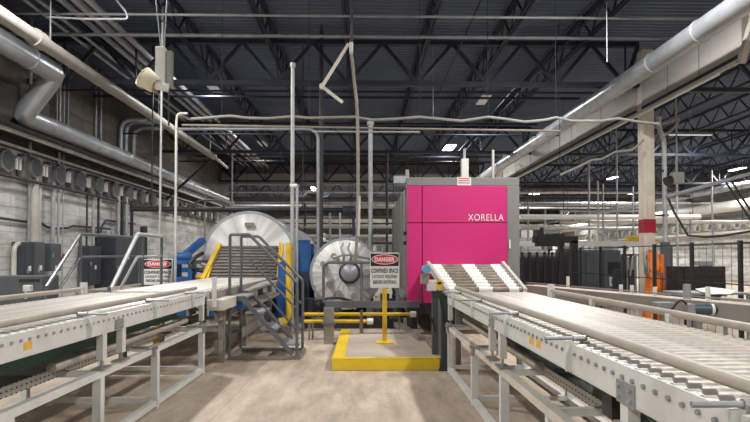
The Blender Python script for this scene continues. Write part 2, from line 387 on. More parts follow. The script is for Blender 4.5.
# ---------------------------------------------------------------- ducts
def ring(m, p, d, r):
    d = Vector(d).normalized(); p = Vector(p); m.tube([p - d * .04, p - d * .02, p + d * .02, p + d * .04], [r * .99, r * 1.07, r * 1.07, r * .99], 28)
def duct(name, pts, r, label, every=1.5, rad=.16, skip=0):
    t = thing(name, label, 'duct', pts[0])
    MB().tube(arc(pts, rad, 2), r, 28).build('duct_pipe', 'galv', t, True)
    for a, b in zip(pts, pts[1:]):
        a = Vector(a); b = Vector(b); d = b - a; n = int(d.length / every)
        for k in range(1, n + 1):
            m = MB(); ring(m, a + d * ((k - .5) / max(n, 1)), d, r); m.build('seam_band', 'galv', t, True)
    return t
duct('round_duct', [(-7.75, -6, 6.2), (-7.75, 14.1, 6.2), (-8.55, 14.1, 5.13), (-8.55, 36, 5.13)], .25, 'large spiral metal duct stepping down along the block wall', 2.2)
duct('round_duct', [(6.55, -6, 6.0), (6.55, 34.4, 6.0)], .22, 'large straight metal duct running beside the banded column', 1.7)
# big beige pipe
t = thing('steam_pipe', 'long straight beige pipe sloping in view across the block wall', 'pipe', (-6.6, 0, 6))
MB().tube([(-6.6, -6, 6), (-6.6, 24.6, 6)], .14, 18).build('pipe_run', 'steam_beige', t, True)
MB().tube([(-6.6, 24.6, 6), (-6.6, 27, 5.9)], .06, 10).build('pipe_tail', 'grey_pipe', t, True)
MB().tube([(-6.6, 11.2, 6), (-6.6, 11.5, 6)], .18, 18).build('coupling', 'steam_beige', t, True)
for y in (5, 11.8, 18, 24): MB().bar((-6.6, y, 6.1), (-6.6, y, CEIL), .02).build('hanger', 'grey_pipe', t)
# duct box along the column line
t = thing('box_beam', 'pale sheet-clad box beam along the column line with dark slot below', 'beam', (7.9, 20, 5.5))
for ya, yb_ in ((10.9, 14.9), (15.3, 29.9), (30.45, 34.4)):
    MB().box(7.5, 7.66, ya, yb_, 5.66, 6.9).build('cladding', 'beam_white', t)
    MB().box(7.49, 7.62, ya + .05, yb_, 5.56, 5.66).build('slot', 'black', t)
for y in (12.3, 13.6, 17.5, 20, 22.5, 25, 27.5):
    MB().box(7.488, 7.5, y, y + .02, 5.66, 6.9).build('panel_seam', 'cab_grey', t)
MB().box(7.42, 7.48, 10.9, 34.4, 5.46, 5.54).build('bottom_flange', 'beam_white', t)
MB().tube([(7.35, 11.4, 5.40), (7.35, 34.3, 5.40)], .035, 8).build('edge_pipe', 'off_white', t, True)
MB().bar((7.48, 10.9, 5.45), (7.48, 10.5, 6.2), .12).build('end_bracket', 'beam_white', t)
MB().bar((7.48, 10.5, 6.2), (7.48, 10.5, 7.9), .12).build('end_bracket', 'beam_white', t)
# ---------------------------------------------------------------- column
def column(x, y, label, w=.3):
    t = thing('column', label, 'column', (x, y, 0)); h = w / 2
    MB().box(x - h, x + h, y - h, y + h, 0, 7.25).build('steel_section', 'column', t)
    MB().box(x - .045, x + .045, y - h - .02, y - h, 0, 7.2).build('cover_strip', 'column', t)
    MB().box(x - h - .008, x + h + .008, y - h - .024, y + h + .008, 2.26, 2.62).build('painted_band', 'red', t)['label'] = 'dark red painted band'
    return t
column(7.70, 15.1, 'cream steel column with a dark red painted band')
column(7.72, 30.2, 'cream steel column far behind the magenta machine')
p = [(8.12, 14.95, .0), (8.12, 14.95, 4.75), (7.98, 14.95, 5.1), (7.98, 14.95, 5.4)]
t = thing('service_pipe', 'pale grey square conduit clipped beside the banded column', 'pipe', p[0])
MB().tube(arc(p, .2), .065, 8).build('riser', 'grey_pipe', t, True)
MB().box(8.02, 8.22, 14.88, 15.02, 0, 2.0).build('lower_box', 'rail_grey', t)
for z in (2.7, 3.9): MB().box(7.87, 8.2, 14.9, 15, z, z + .05).build('clip', 'black', t)

# ---------------------------------------------------------------- roller conveyors
def conveyor(sx, xa, xb, y0, y1, label):
    """xa: edge on the aisle, xb: far edge"""
    s = 1 if xb > xa else -1; Zt = 1.11; zr = 1.083
    t = thing('roller_conveyor', label, 'conveyor', ((xa + xb) / 2, (y0 + y1) / 2, 0))
    # side panels in sections with a folded lip
    joints = [y0, 1.72, 3.13, 4.52, 5.92, y1]
    for xe, d in ((xa, s), (xb, -s)):
        for a, b in zip(joints, joints[1:]):
            m = MB(); m.box(xe, xe + d * .006, a + .006, b - .006, .955, Zt)
            m.box(xe, xe + d * .035, a + .006, b - .006, Zt, Zt + .006); m.box(xe, xe + d * .03, a + .006, b - .006, .950, .956)
            m.build('side_panel', 'white_steel', t)
    # rollers; axle bolt heads show through the panels
    r0 = MB().tube([(xa + s * .012, y0 + .06, zr), (xb - s * .012, y0 + .06, zr)], .038, 16)
    r0.tube([(xa - s * .012, y0 + .06, zr - .02), (xb + s * .012, y0 + .06, zr - .02)], .011, 8)
    o = r0.build('roller', 'roller', t, True); n = int((y1 - y0 - .1) / .095)
    for k in range(1, n):
        c = o.copy(); COL.objects.link(c); c.parent = t; c.location = (0, .095 * k, 0)
    MB().box(xa + s * .05, xb - s * .05, y0, y1, 1.0, 1.012).build('drip_pan', 'frame_grey', t)
    # guide pipes with brackets
    xg = xa + s * .115
    MB().tube([(xg, y0, 1.172), (xg, y1 - .05, 1.172)], .026, 14).build('guide_pipe', 'dusty_pipe', t, True)
    ye = 6.75 if s > 0 else 7.35
    MB().tube([(xb + s * .02, y0, 1.185), (xb + s * .02, ye, 1.185)], .026, 14).build('guide_pipe', 'dusty_pipe', t, True)
    for y in (1.72, 3.13, 4.52, 5.92, 7.2):
        g = MB(); g.bar((xa - s * .008, y, .96), (xa - s * .008, y, 1.13), .05, .012); g.build('bracket', 'white_steel', t)
        MB().tube([(xa - s * .15, y, 1.145), (xa + s * .09, y, 1.145)], .011, 8).build('sensor_rod', 'galv_dull', t, True)
        MB().tube([(xa + s * .01, y, 1.145), (xa + s * .085, y, 1.145)], .018, 8).build('rod_clamp', 'steel_bar', t, True)
    for y in (1.0, 2.6, 4.1, 5.5, ye - .08):
        MB().box(xb - .018, xb + .018, y - .03, y + .03, 1.11, 1.18).build('pipe_post', 'white_steel', t)
    m = MB().box(xb - .02 * s, xb + .05 * s, ye - .02, ye + .04, 1.1, 1.27); m.build('end_post', 'white_steel', t)
    # splice plates with bolts
    for y in (2.47, 5.08):
        pl = MB().box(xa - s * .008, xa, y - .085, y + .085, .945 if y < 3 else .96, 1.045).build('splice_plate', 'galv_dull', t)
        for dy in (-.055, .055):
            for dz in (.975, 1.02):
                MB().tube([(xa - s * .008, y + dy, dz), (xa - s * .02, y + dy, dz)], .009, 6).build('bolt', 'galv', pl)
    # orange stickers
    for y in ((3.72, 3.87) if s > 0 else (3.72,)):
        MB().box(xa - s * .003, xa, y - .045, y + .045, .995, 1.045).build('sticker', 'label_orange', t)['label'] = 'small orange sticker'
    # stand
    xl, xr = xa + s * .03, xb - s * .03
    for xx in (xl, xr):
        MB().bar((xx, y0, .62), (xx, y1, .62), .06, .06).build('middle_rail', 'white_steel' if s < 0 else 'pan', t)
        MB().bar((xx, y0, .05), (xx, y1, .05), .06, .06).build('floor_rail', 'white_steel', t)
        for y in (.9, 2.25, 3.55, 4.77, 6.05, y1 - .05):
            MB().bar((xx, y, .0), (xx, y, .59), .07, .07).build('leg', 'white_steel', t)
        for y in (2.5, 4.82, 5.2, y1 - .06):
            MB().bar((xx, y, .73), (xx, y, .95), .055, .075).build('upper_leg', 'white_steel', t)
            MB().bar((xx, y, .65), (xx, y, .73), .02, .02).build('levelling_bolt', 'galv', t)
            MB().box(xx - .05, xx + .05, y - .09, y + .09, .65, .665).build('foot_plate', 'steel_bar', t)
    for y in (.9, 2.25, 3.55, 4.77, 6.05, y1 - .05):
        MB().bar((xl, y, .08), (xr, y, .08), .05).build('cross_bar', 'white_steel', t)
        MB().bar((xl, y, .62), (xr, y, .62), .05).build('cross_bar', 'white_steel', t)
    # slotted strut and inner return pipe
    xs = xa + s * .36
    MB().box(xs, xs + s * .004, y0, y1 - .8, .60, .68).box(xs, xs + s * .16, y0, y1 - .8, .596, .600).build('slotted_strut', 'slots', t)
    MB().box(xs + s * .004, xs + s * .5, y0, y1 - .5, .60, .612).build('cable_tray', 'steel_bar', t)  # tray made extra wide so it shades the floor under the conveyor
    MB().tube([(xa + s * .22, 4.4, .74), (xa + s * .22, y1 - .15, .74)], .04, 12).build('drive_tube', 'dusty_pipe', t, True)
    MB().box(xa + s * .25, xb - s * .15, 1.5, y1 - .4, .80, .94).build('belt_guard', 'green', t)['label'] = 'dark green belt guard under the rollers'
    # small motor and clamp hardware beneath
    ym = 2.95 if s > 0 else 3.2
    g = MB(); g.tube([(xa + s * .25, ym, .84), (xa + s * .5, ym, .84)], .08, 14); g.box(xa + s * .12, xa + s * .26, ym - .06, ym + .06, .76, .94); g.build('drive_motor', 'black', t, True)
    for y in (5.9, y1 - .1):
        g = MB(); g.tube([(xa - s * .05, y, .655), (xa + s * .22, y, .655)], .016, 8); g.tube([(xa, y - .14, .67), (xa, y + .14, .67)], .02, 8)
        g.tube([(xa - s * .02, y, .56), (xa - s * .02, y, .67)], .02, 8); g.build('clamp', 'steel_bar', t, True)
    return t
conveyor(1, 1.16, 2.25, .35, 7.8, 'white powered roller conveyor leading up to the magenta machine')
conveyor(-1, -2.2, -3.63, .35, 7.8, 'wide white roller conveyor running along the block wall side')

# second section of the wide conveyor
def feeder():
    t = thing('transfer_conveyor', 'brown-grey framed feeder conveyor between the wide roller conveyor and the big steel vessel', 'conveyor', (-2.9, 10.5, 0))
    MB().box(-3.63, -2.2, 8.02, 13.0, 1.03, 1.075).build('deck', 'pan', t)
    for k in range(25):
        MB().tube([(-3.6, 8.1 + .2 * k, 1.09), (-2.25, 8.1 + .2 * k, 1.09)], .03, 10).build('roller', 'roller', t, True)
    for x in (-3.66, -2.17):
        MB().bar((x, 8.0, 1.02), (x, 13.05, 1.02), .06, .16).build('side_beam', 'frame_grey', t)
        MB().bar((x, 8.3, .72), (x, 13.0, .72), .07, .12).build('middle_rail', 'frame_grey', t)
        MB().bar((x, 8.3, .27), (x, 13.0, .27), .07, .18).build('lower_rail', 'frame_grey', t)
        for y in (8.6, 10.2, 11.8, 12.9): MB().bar((x, y, 0), (x, y, .95), .09, .09).build('leg', 'frame_grey', t)
    for y in (8.6, 10.2, 11.8, 12.9): MB().bar((-3.66, y, .5), (-2.17, y, .5), .06).build('cross_bar', 'frame_grey', t)
    MB().box(-2.22, -1.98, 7.95, 8.75, .84, 1.0).build('gearbox_cover', 'pan', t, bev=.015)
    MB().tube([(-1.98, 8.84, .85), (-1.98, 9.1, .85)], .08, 14).build('motor', 'blue', t, True)['label'] = 'blue gear motor'
    MB().bar((-2.1, 7.9, .9), (-2.1, 7.9, 1.32), .05).build('end_post', 'white_steel', t)
    MB().bar((-2.15, 9.8, 1.0), (-1.95, 12.1, 1.08), .25, .04).build('edge_plate', 'steel_bar', t)
    MB().bar((-2.15, 9.8, .75), (-1.95, 12.1, .82), .3, .05).build('edge_plate', 'steel_bar', t)
feeder()

# ---------------------------------------------------------------- roller ramps
def ramp(name, xa, xb, ya, za, yb, zb, n, rm, barm, label, sleeves, xta, xtb, pan='pan'):
    t = thing(name, label, 'ramp', ((xa + xb) / 2, ya, za - .02))
    def P(u, v): # u across, v up the slope
        return Vector(((xa + (xb - xa) * u) * (1 - v) + (xta + (xtb - xta) * u) * v, ya + (yb - ya) * v, za + (zb - za) * v))
    nrm = (P(1, 0) - P(0, 0)).cross(P(0, 1) - P(0, 0)).normalized()
    if nrm.z < 0: nrm = -nrm
    a, b, c, d = P(0, 0), P(1, 0), P(1, 1), P(0, 1); lo = -nrm * .035
    MB().add([p + lo for p in (a, b, c, d)] + [p + lo * 1.5 for p in (a, b, c, d)], [(0, 1, 2, 3), (7, 6, 5, 4), (0, 4, 5, 1), (1, 5, 6, 2), (2, 6, 7, 3), (3, 7, 4, 0)]).build('back_pan', pan, t)
    L = (P(0, 1) - P(0, 0)).length; r = L / n * .36
    for k in range(n):
        v = (k + .5) / n; ro = MB().tube([P(.01, v), P(.99, v)], r, 14).build('roller', rm, t, True)
        for u0, u1 in sleeves:
            MB().tube([P(u0, v), P(u1, v)], r * 1.05, 14).build('sleeve', 'sleeve', ro, True)
    for u, q in ((-.02, -1), (1.02, 1)):
        MB().bar(P(u, -.03) + nrm * .02, P(u, 1.06) + nrm * .02, .045, .10).build('side_bar', barm, t)
    return t, P
rt, RP = ramp('roller_ramp', 1.18, 2.24, 7.86, 1.10, 9.3, 1.44, 9, 'brown_roller', 'beam_white', 'brown roller ramp with white sleeves rising to the magenta machine', [(.0, .14), (.42, .60), (.82, .95)], 1.10, 2.30)
for x in (1.34, 2.22): MB().bar((x, 8.0, 0), (x, 8.0, 1.08), .07).build('leg', 'cab_grey', rt)
for x in (1.25, 2.2): MB().bar((x, 9.15, 0), (x, 9.15, 1.38), .07).build('leg', 'cab_grey', rt)
MB().box(1.2, 2.25, 9.3, 11.45, 1.30, 1.38).build('bed', 'pan', rt)
o = MB().tube([(2.36, 9.2, 1.42), (2.36, 9.16, 1.42)], .04, 12).build('knob', 'sleeve', rt, True)
rt2, LP = ramp('roller_ramp', -3.66, -2.08, 13.3, 1.05, 14.6, 1.88, 11, 'dark_roller', 'yellow', 'dark roller ramp with yellow side arms in front of the big steel vessel', [], -3.76, -2.22, 'steel_bar')
for x, q in ((-3.80, -1), (-2.02, 1)):
    m = MB(); m.bar((x, 13.15, .98), (x + .08 * -q, 14.5, 1.90), .11 if q < 0 else .06, .14); m.build('yellow_arm', 'yellow', rt2)
    for k in range(3):
        zz = 1.12 + .14 * k; yy = 13.2 + .2 * k
        m = MB().tube([(x + q * .04, yy, zz), (x + q * .13, yy - .05, zz + .03)], .045, 8); m.build('cylinder', ('yellow', 'black', 'steel_bar')[k % 3], rt2, True)
    MB().bar((x, 13.3, 0), (x, 13.3, 1.0), .12).build('leg', 'blue', rt2)
MB().tube([(-4.0, 13.2, 1.3), (-4.12, 13.3, 1.45), (-4.0, 13.4, 1.6), (-3.9, 13.6, 1.7)], .045, 10).build('hose', 'black', rt2, True)

# ---------------------------------------------------------------- steel pressure vessels
def vessel(name, cx, cz, y0, length, r, label, k, hubr, dish=.22):
    t = thing(name, label, 'pressure vessel', (cx, y0 + length / 2, 0))
    wm = painted_sheen_mat(name + '_steel', cx, cz, k)
    n = 48; vs = [(cx, y0 - dish, cz)]; fs = []; rings = [(.25, dish * .97), (.5, dish * .84), (.75, dish * .55), (.93, dish * .2), (1.0, -.02)]
    for rr, d in rings:
        for i in range(n): a = 2 * PI * i / n; vs.append((cx + math.cos(a) * r * rr, y0 - d, cz + math.sin(a) * r * rr))
    for i in range(n): fs.append((0, 1 + i, 1 + (i + 1) % n))
    for j in range(len(rings) - 1):
        for i in range(n):
            a = 1 + j * n + i; b = 1 + j * n + (i + 1) % n; fs.append((a, a + n, b + n, b))
    MB().add(vs, fs).build('dished_head', wm, t, True)
    MB().tube([(cx, y0 - .02, cz), (cx, y0 + .1, cz)], r * 1.025, 48).build('rim', 'galv', t, True)
    MB().tube([(cx, y0 + .1, cz), (cx, y0 + length, cz)], r * .97, 40).build('shell', 'galv_dull', t, True)
    for i in range(1, 4):
        y = y0 + length * i / 4; MB().tube([(cx, y, cz), (cx, y + .15, cz)], r * .99, 40).build('band', 'galv', t, True)
    for i in (.1, .5, .9):
        y = y0 + length * i
        MB().box(cx - r * .8, cx + r * .8, y, y + .25, 0, cz - r * .5).build('saddle', 'black', t)
    return t, y0 - dish
bv, _ = vessel('big_vessel', -3.13, 1.575, 15.3, 8.2, 1.25, 'big round steel vessel behind the dark roller ramp', 1.5, 0)
bv.name = 'steam_vessel'; ORG[bv.name] = Vector((-3.13, 15.3 + 4.1, 0))
MB().box(-3.2, -2.95, 15.02, 15.1, 2.42, 2.52).build('maker_plate', 'cab_side', bv)
for dx in (-.36, -.24): pass
MB().box(-1.95, -1.6, 16.4, 16.7, .1, 2.1).build('side_duct', 'blue', bv)['label'] = 'blue upright duct on the vessel side'
MB().box(-1.9, -1.55, 17.2, 17.5, .1, 2.0).build('side_duct', 'blue', bv)
sv, yh = vessel('small_vessel', -.47, 1.18, 14.2, 8.5, .89, 'smaller round steel vessel with a central port behind the pipe gate', 2.8, .25, .18)
sv.name = 'steam_vessel.001'; ORG[sv.name] = Vector((-.55, 14.2 + 4.25, 0))
# central port
cx, cz = -.44, 1.21
MB().tube([(cx, 14.02, cz), (cx, 13.86, cz)], .27, 28).build('port_ring', 'black', sv, True)
MB().tube([(cx, 13.87, cz), (cx, 13.82, cz), (cx, 13.78, cz)], [.235, .20, .05], 28).build('port_cover', 'galv', sv, True)
for dx, dz in ((-.66, .22), (-.52, -.28), (-.60, 0), (.42, .0), (.40, -.35), (-.28, -.50), (.1, -.58), (.62, .2), (-.4, .42)):
    m = MB().tube([(cx + dx, 14.1, cz + dz), (cx + dx, 13.86, cz + dz)], .07, 14); m.build('nozzle', 'steel_bar', sv, True)
for x in (-.12, .05):
    m = MB().tube(arc([(cx + x - .05, 13.9, cz + .72), (cx + x - .1, 13.78, cz + .6), (cx + x, 13.78, cz + .42), (cx + x - .04, 13.85, cz + .3)], .1), .03, 8); m.build('drain_hose', 'galv', sv, True)
m = MB().tube(arc([(cx - .4, 13.8, cz + .38), (cx - .1, 13.78, cz + .46), (cx + .4, 13.78, cz + .36), (cx + .8, 13.9, cz + .3)], .3), .028, 8); m.build('drain_hose', 'steel_bar', sv, True)
for a in range(18):
    an = 2 * PI * a / 18; m = MB().tube([(-.47 + math.cos(an) * .9, 14.16, 1.18 + math.sin(an) * .9), (-.47 + math.cos(an) * .9, 14.26, 1.18 + math.sin(an) * .9)], .03, 6)
    m.build('clamp_lug', 'galv', sv)

# ---------------------------------------------------------------- magenta conditioning machine
Yp = 11.5
def pk(px, py): return at(px, py, Y=Yp)
def magenta():
    L, R_ = pk(407, 200).x, pk(519.5, 200).x; T = pk(450, 177.5).z; xr = pk(507, 200).x; zt = pk(450, 185.5).z
    zb = pk(450, 303).z; zc = pk(450, 314).z; xs = pk(422, 200).x; zm = pk(450, 223).z
    t = thing('conditioning_machine', 'tall magenta and grey yarn conditioning machine with white lettering', 'machine', ((L + R_) / 2, Yp + 3, 0))
    D = 6.8
    MB().box(L + .03, R_ - .03, Yp + .12, Yp + D, zc, T - .12).build('body', 'cab_side', t)
    MB().box(L, R_, Yp, Yp + .12, zt, T).box(xr, R_, Yp, Yp + .12, zb, zt).build('front_frame', 'cab_grey', t, bev=.01)
    g = .008
    for (a, b, c, d) in ((L, xs - g, zm + g, zt - g), (xs + g, xr - g, zm + g, zt - g), (L, xs - g, zb, zm - g), (xs + g, xr - g, zb, zm - g)):
        MB().box(a, b, Yp - .03, Yp + .06, c, d).build('front_panel', 'magenta', t, bev=.006)
    MB().box(L, R_, Yp + .01, Yp + .12, zc, zb).build('plinth', 'black', t)
    MB().box(L + .01, xr, Yp + .05, Yp + .11, zb, zt).build('panel_backing', 'black', t)
    a = pk(485.5, 217.5); text('lettering', 'XORELLA', .135, 'sign_white', (a.x, Yp - .033, a.z), t, .735, bold=.0)
    s = pk(464, 181.3); st = MB().box(s.x - .145, s.x + .145, Yp - .012, Yp, s.z - .085, s.z + .085).build('warning_sticker', 'sign_white', t)
    for k in range(3): MB().box(s.x - .12, s.x + .12, Yp - .014, Yp - .012, s.z + .045 - .045 * k, s.z + .065 - .045 * k).build('sticker_line', 'sign_red' if k < 2 else 'cab_grey', st)
    h = pk(509.5, 244); MB().box(h.x - .015, h.x + .015, Yp - .03, Yp, h.z - .09, h.z + .09).build('handle', 'sleeve', t)
    # ribs on the body side
    for k in range(6): MB().box(L - .01, L + .03, Yp + .5 + k * 1.1, Yp + .56 + k * 1.1, zc + .1, T - .15).build('side_rib', 'cab_side', t)
    MB().box(L - .1, L + .03, Yp + .2, Yp + D, .75, .85).build('side_rail', 'galv_dull', t)
    for k in range(2): MB().box(L - .06, L, Yp + .12, Yp + .22, 1.85 + .2 * k, 1.93 + .2 * k).build('latch', 'black', t)
    for x in (L + .12, R_ - .12):
        for y in (Yp + .2, Yp + 3.4, Yp + D - .3):
            MB().tube([(x, y, 0), (x, y, zc)], .11, 14).build('foot', 'black', t, True)
    MB().tube([(L + .05, Yp + .6, T - .12), (L + .05, Yp + .6, T + .25)], .04, 8).build('vent_stub', 'galv', t, True)
    c = pk(402, 180); MB().box(c.x - .16, c.x + .14, Yp + .1, Yp + .4, c.z - .05, c.z + .1).build('top_valve', 'galv', t)
    c = pk(466, 160); m = MB().box(c.x + .0, c.x + .15, Yp + .5, Yp + .65, T - .1, c.z + .12); m.build('vent_stack', 'off_white', t, bev=.01)
    MB().tube([(c.x + .07, Yp + .57, c.z + .1), (c.x + .07, Yp + .57, c.z + .35)], .03, 8).build('vent_pipe', 'galv', t, True)
    # leaning brace at the near corner
    MB().bar((L + .55, Yp - .25, .0), (L + .9, Yp - .1, zc + .25), .05).build('brace', 'cab_grey', t)
magenta()
m = MB().bar((.98, 9.6, .19), (.42, 15.0, .08), .14, .1)
tag(m.build('floor_beam', 'cab_side'), 'long steel beam lying on the slab beside the magenta machine foot', 'beam')
m = MB().tube([(.75, 10.0, .19), (1.0, 9.9, .19), (1.3, 10.1, .19), (1.7, 10.4, .02)], .02, 8)

# ---------------------------------------------------------------- platform with yellow edges
t = thing('concrete_platform', 'low concrete slab with yellow painted edges under the danger sign', 'platform', (.33, 9.5, 0))
MB().box(-.45, 1.06, 7.95, 11.2, 0, .165).build('slab', 'slab', t, bev=.008)
MB().box(-.455, 1.065, 7.94, 7.95, .002, .16).build('front_face_paint', 'edge_yellow', t)
MB().box(-.452, 1.062, 7.945, 8.06, .163, .168).build('front_edge_paint', 'edge_yellow', t)
MB().box(-.452, -.28, 8.06, 11.2, .163, .168).build('side_edge_paint', 'edge_yellow', t)
MB().box(-.456, -.452, 7.945, 11.2, .002, .168).build('side_face_paint', 'edge_yellow', t)

# ---------------------------------------------------------------- danger signs
def sign_face(t, x, y, z, w, h):
    """sign plate centred at x, z, front face at y"""
    pl = MB().box(x - w / 2, x + w / 2, y, y + .01, z - h / 2, z + h / 2).build('sign_plate', 'sign_white', t, bev=.004)
    MB().box(x - w * .48, x + w * .48, y - .002, y, z + h * .12, z + h * .475).build('black_header', 'sign_black', t)
    n = 32; zc = z + h * .31
    def ell(a, b, y0, y1):
        m = MB(); vs = [(x + math.cos(2 * PI * i / n) * a, yy, zc + math.sin(2 * PI * i / n) * b) for yy in (y0, y1) for i in range(n)]
        return m.add(vs, [tuple(range(n)), tuple(range(2 * n - 1, n - 1, -1))] + [(i, i + n, (i + 1) % n + n, (i + 1) % n) for i in range(n)])
    ell(w * .455, h * .145, y - .004, y - .002).build('white_oval', 'sign_white', t)
    ell(w * .43, h * .125, y - .006, y - .004).build('red_oval', 'sign_red', t)
    text('danger_lettering', 'DANGER', h * .125, 'sign_white', (x, y - .008, zc), t, w * .68, bold=.004)
    text('lettering', 'CONFINED SPACE', h * .125, 'sign_black', (x, y - .003, z - h * .01), t, w * .92, bold=.002)
    text('lettering', 'LOCKOUT REQUIRED', h * .10, 'sign_black', (x, y - .003, z - h * .185), t, w * .84, bold=.001)
    text('lettering', 'BEFORE ENTERING', h * .10, 'sign_black', (x, y - .003, z - h * .335), t, w * .78, bold=.001)
ys = 9.4; a = at(384.7, 270.3, Y=ys); x = a.x
t = thing('danger_sign', 'confined space danger sign on a yellow post standing on the slab', 'sign', (x, ys, .165))
MB().box(x - .14, x + .14, ys - .14, ys + .14, .168, .185).build('base_plate', 'edge_yellow', t)
MB().box(x - .038, x + .038, ys + .012, ys + .06, .17, a.z + .2).build('post', 'yellow', t)
sign_face(t, x, ys, a.z, .49, .59)

# ---------------------------------------------------------------- pipe gate and yellow pipes by the vessels
t = thing('pipe_gate', 'grey steel gate frame with bent tube hoop in front of the smaller vessel', 'gate', (-.1, 10.5, 0))
yb = 10.5
A = at(325, 307, Y=yb); B = at(406, 307, Y=yb)
MB().bar((A.x, yb, A.z + .05), (B.x + .25, yb, A.z + .05), .12, .12).build('beam', 'rail_grey', t)
c = at(329, 300, Y=yb - .1); MB().box(c.x - .09, c.x + .09, yb - .2, yb - .02, 0, A.z).build('post', 'cab_side', t)
MB().box(c.x - .13, c.x + .13, yb - .26, yb + .04, A.z - .3, A.z - .27).build('collar', 'rail_grey', t)
p = [at(323.5, 302, Y=yb), at(323.5, 262.5, Y=yb), at(397, 262.5, Y=yb), at(397, 302, Y=yb)]
MB().tube(arc(p, .12), .028, 10).build('hoop', 'rail_grey', t, True)
p = [at(361.5, 302, Y=yb), at(361.5, 263, Y=yb + .1), at(368, 262.5, Y=yb + .1)]
MB().tube(arc(p, .12), .026, 10).build('upright_tube', 'rail_grey', t, True)
c = at(361.5, 320, Y=yb + .1); MB().tube([(c.x, yb + .1, .165), (c.x, yb + .1, .6)], .03, 10).build('short_post', 'frame_grey', t, True)
for py, x0, x1, lab in ((314.2, 302, 410, 'upper and longer yellow pipe passing behind the gate post'), (321.3, 303, 367, 'lower and shorter yellow pipe ending at a pale elbow')):
    yy = 11.0 if py < 318 else 10.85; a = at(x0, py, Y=yy); b = at(x1, py, Y=yy)
    t = thing('yellow_pipe', lab, 'pipe', (a.x, yy, a.z)); MB().tube([a, b], .035, 12).build('pipe_run', 'yellow', t, True)
    MB().tube([b - Vector((.0, 0, 0)), b + Vector((.12, 0, 0))], .06, 12).build('end_fitting', 'off_white', t, True)
    for q in (.1, .9):
        z = a.lerp(b, q); MB().bar((z.x, yy, .165 if z.x > -.45 else 0), (z.x, yy, a.z - .03), .04).build('support', 'frame_grey', t)
# yellow bollard pipe beside the stair
a = at(288.7, 243, Y=11.9); b = at(288.7, 322, Y=11.9)
t = thing('yellow_post', 'upright yellow square post beside the tall steel pole, curved foot', 'post', (a.x, 11.9, 0))
MB().tube(arc([a, b + Vector((0, 0, .12)), b + Vector((-.1, 0, -.03))], .15), .06, 12).build('post_tube', 'yellow', t, True)
MB().tube([b + Vector((-.06, 0, 0)), b + Vector((-.2, -.05, -.02))], .11, 14).build('elbow', 'yellow', t, True)
MB().box(a.x - .2, a.x + .02, 11.85, 11.95, 0, b.z - .08).build('foot', 'frame_grey', t)
c = at(283, 300, Y=12.3); t2 = MB().box(c.x - .12, c.x + .14, 12.3, 12.55, 0, 1.5)
tag(t2.build('blue_cabinet', 'blue', bev=.01), 'blue upright box beside the yellow post under the stair rails', 'cabinet')

# ---------------------------------------------------------------- stair in front of the big vessel
def stair():
    yn, yf = 8.8, 9.6; G = 'rail_grey'
    t = thing('steel_stair', 'grey steel stair with handrails beside the big steel vessel', 'stair', (-1.5, 9.2, 0))
    for y, dx in ((yn, 0), (yf, 0)):
        zt = 1.95; r = .024
        pts = [(-2.1, y, .04), (-2.1, y, zt), (-1.80, y, zt), (-1.05, y, 1.2), (-1.05, y, .04)]
        MB().tube(arc(pts, .03, 3), r, 8).build('handrail', G, t, True)
        MB().tube([(-2.1, y, 1.56), (-1.80, y, 1.56), (-1.05, y, .78)], .018, 8).build('mid_rail', G, t, True)
        MB().bar((-1.92, y, .98), (-1.12, y, .08), .03, .07).build('stringer', G, t)
        MB().bar((-1.72, y, 1.0), (-1.12, y, .32), .02, .03).build('lower_rail', G, t)
        MB().bar((-2.1, y, .03), (-1.0, y, .03), .05, .05).build('base_rail', 'frame_grey', t)
        MB().bar((-2.1, y, .95), (-1.85, y, .95), .04, .08).build('platform_edge', G, t)
    for x in (-2.1, -1.02): MB().bar((x, yn, .03), (x, yf, .03), .05, .05).build('base_rail', 'frame_grey', t)
    MB().box(-2.12, -1.86, yn, yf, .955, .985).build('platform', 'galv_dull', t)
    for k, (x, z) in enumerate(((-1.72, .74), (-1.48, .49), (-1.22, .24))):
        m = MB().box(x - .14, x + .12, yn + .02, yf - .02, z - .03, z); m.build('tread', 'galv_dull', t)
stair()

# crossover stair and platform behind the wide conveyor
def crossover():
    G = 'rail_grey'
    t = thing('crossover_stair', 'grey crossover stair with sloping tube rails behind the wide roller conveyor', 'stair', (-4.8, 11, 0))
    xl, xr = -5.3, -4.26
    MB().tube(arc([(xl, 9.45, 1.1), (xl, 10.56, 2.03), (xl, 13.3, 2.05)], .05, 3), .032, 8).build('handrail', G, t, True)
    MB().tube(arc([(xl, 9.8, 1.0), (xl, 10.56, 1.6), (xl, 13.3, 1.62)], .05, 3), .026, 8).build('mid_rail', G, t, True)
    MB().tube(arc([(xr, 9.45, 1.0), (xr, 10.6, 2.03), (xr, 11.85, 2.03)], .05, 3), .036, 8).build('handrail', 'grey_pipe', t, True)
    MB().tube(arc([(xr, 9.75, .95), (xr, 10.6, 1.6), (xr, 11.85, 1.62)], .05, 3), .026, 8).build('mid_rail', 'grey_pipe', t, True)
    for x, y in ((xl, 10.56), (xl, 13.3), (xr, 10.85), (xr, 11.85), (xl, 9.45), (xr, 9.45)):
        MB().tube([(x, y, 0), (x, y, 2.03 if y > 10 else 1.1)], .03, 8).build('post', G, t, True)
    MB().box(xl, xr, 10.56, 11.9, .93, .98).box(xl, -4.95, 11.9, 13.3, .93, .98).build('platform', 'frame_grey', t)
    for k in range(4): MB().box(xl, xr, 10.3 - .25 * k, 10.55 - .25 * k, .72 - .2 * k, .75 - .2 * k).build('tread', 'frame_grey', t)
    for x in (xl, xr): MB().bar((x, 9.4, .02), (x, 10.56, .95), .04, .12).build('stringer', 'frame_grey', t)
crossover()
a = at(157.8, 272, Y=12.1)
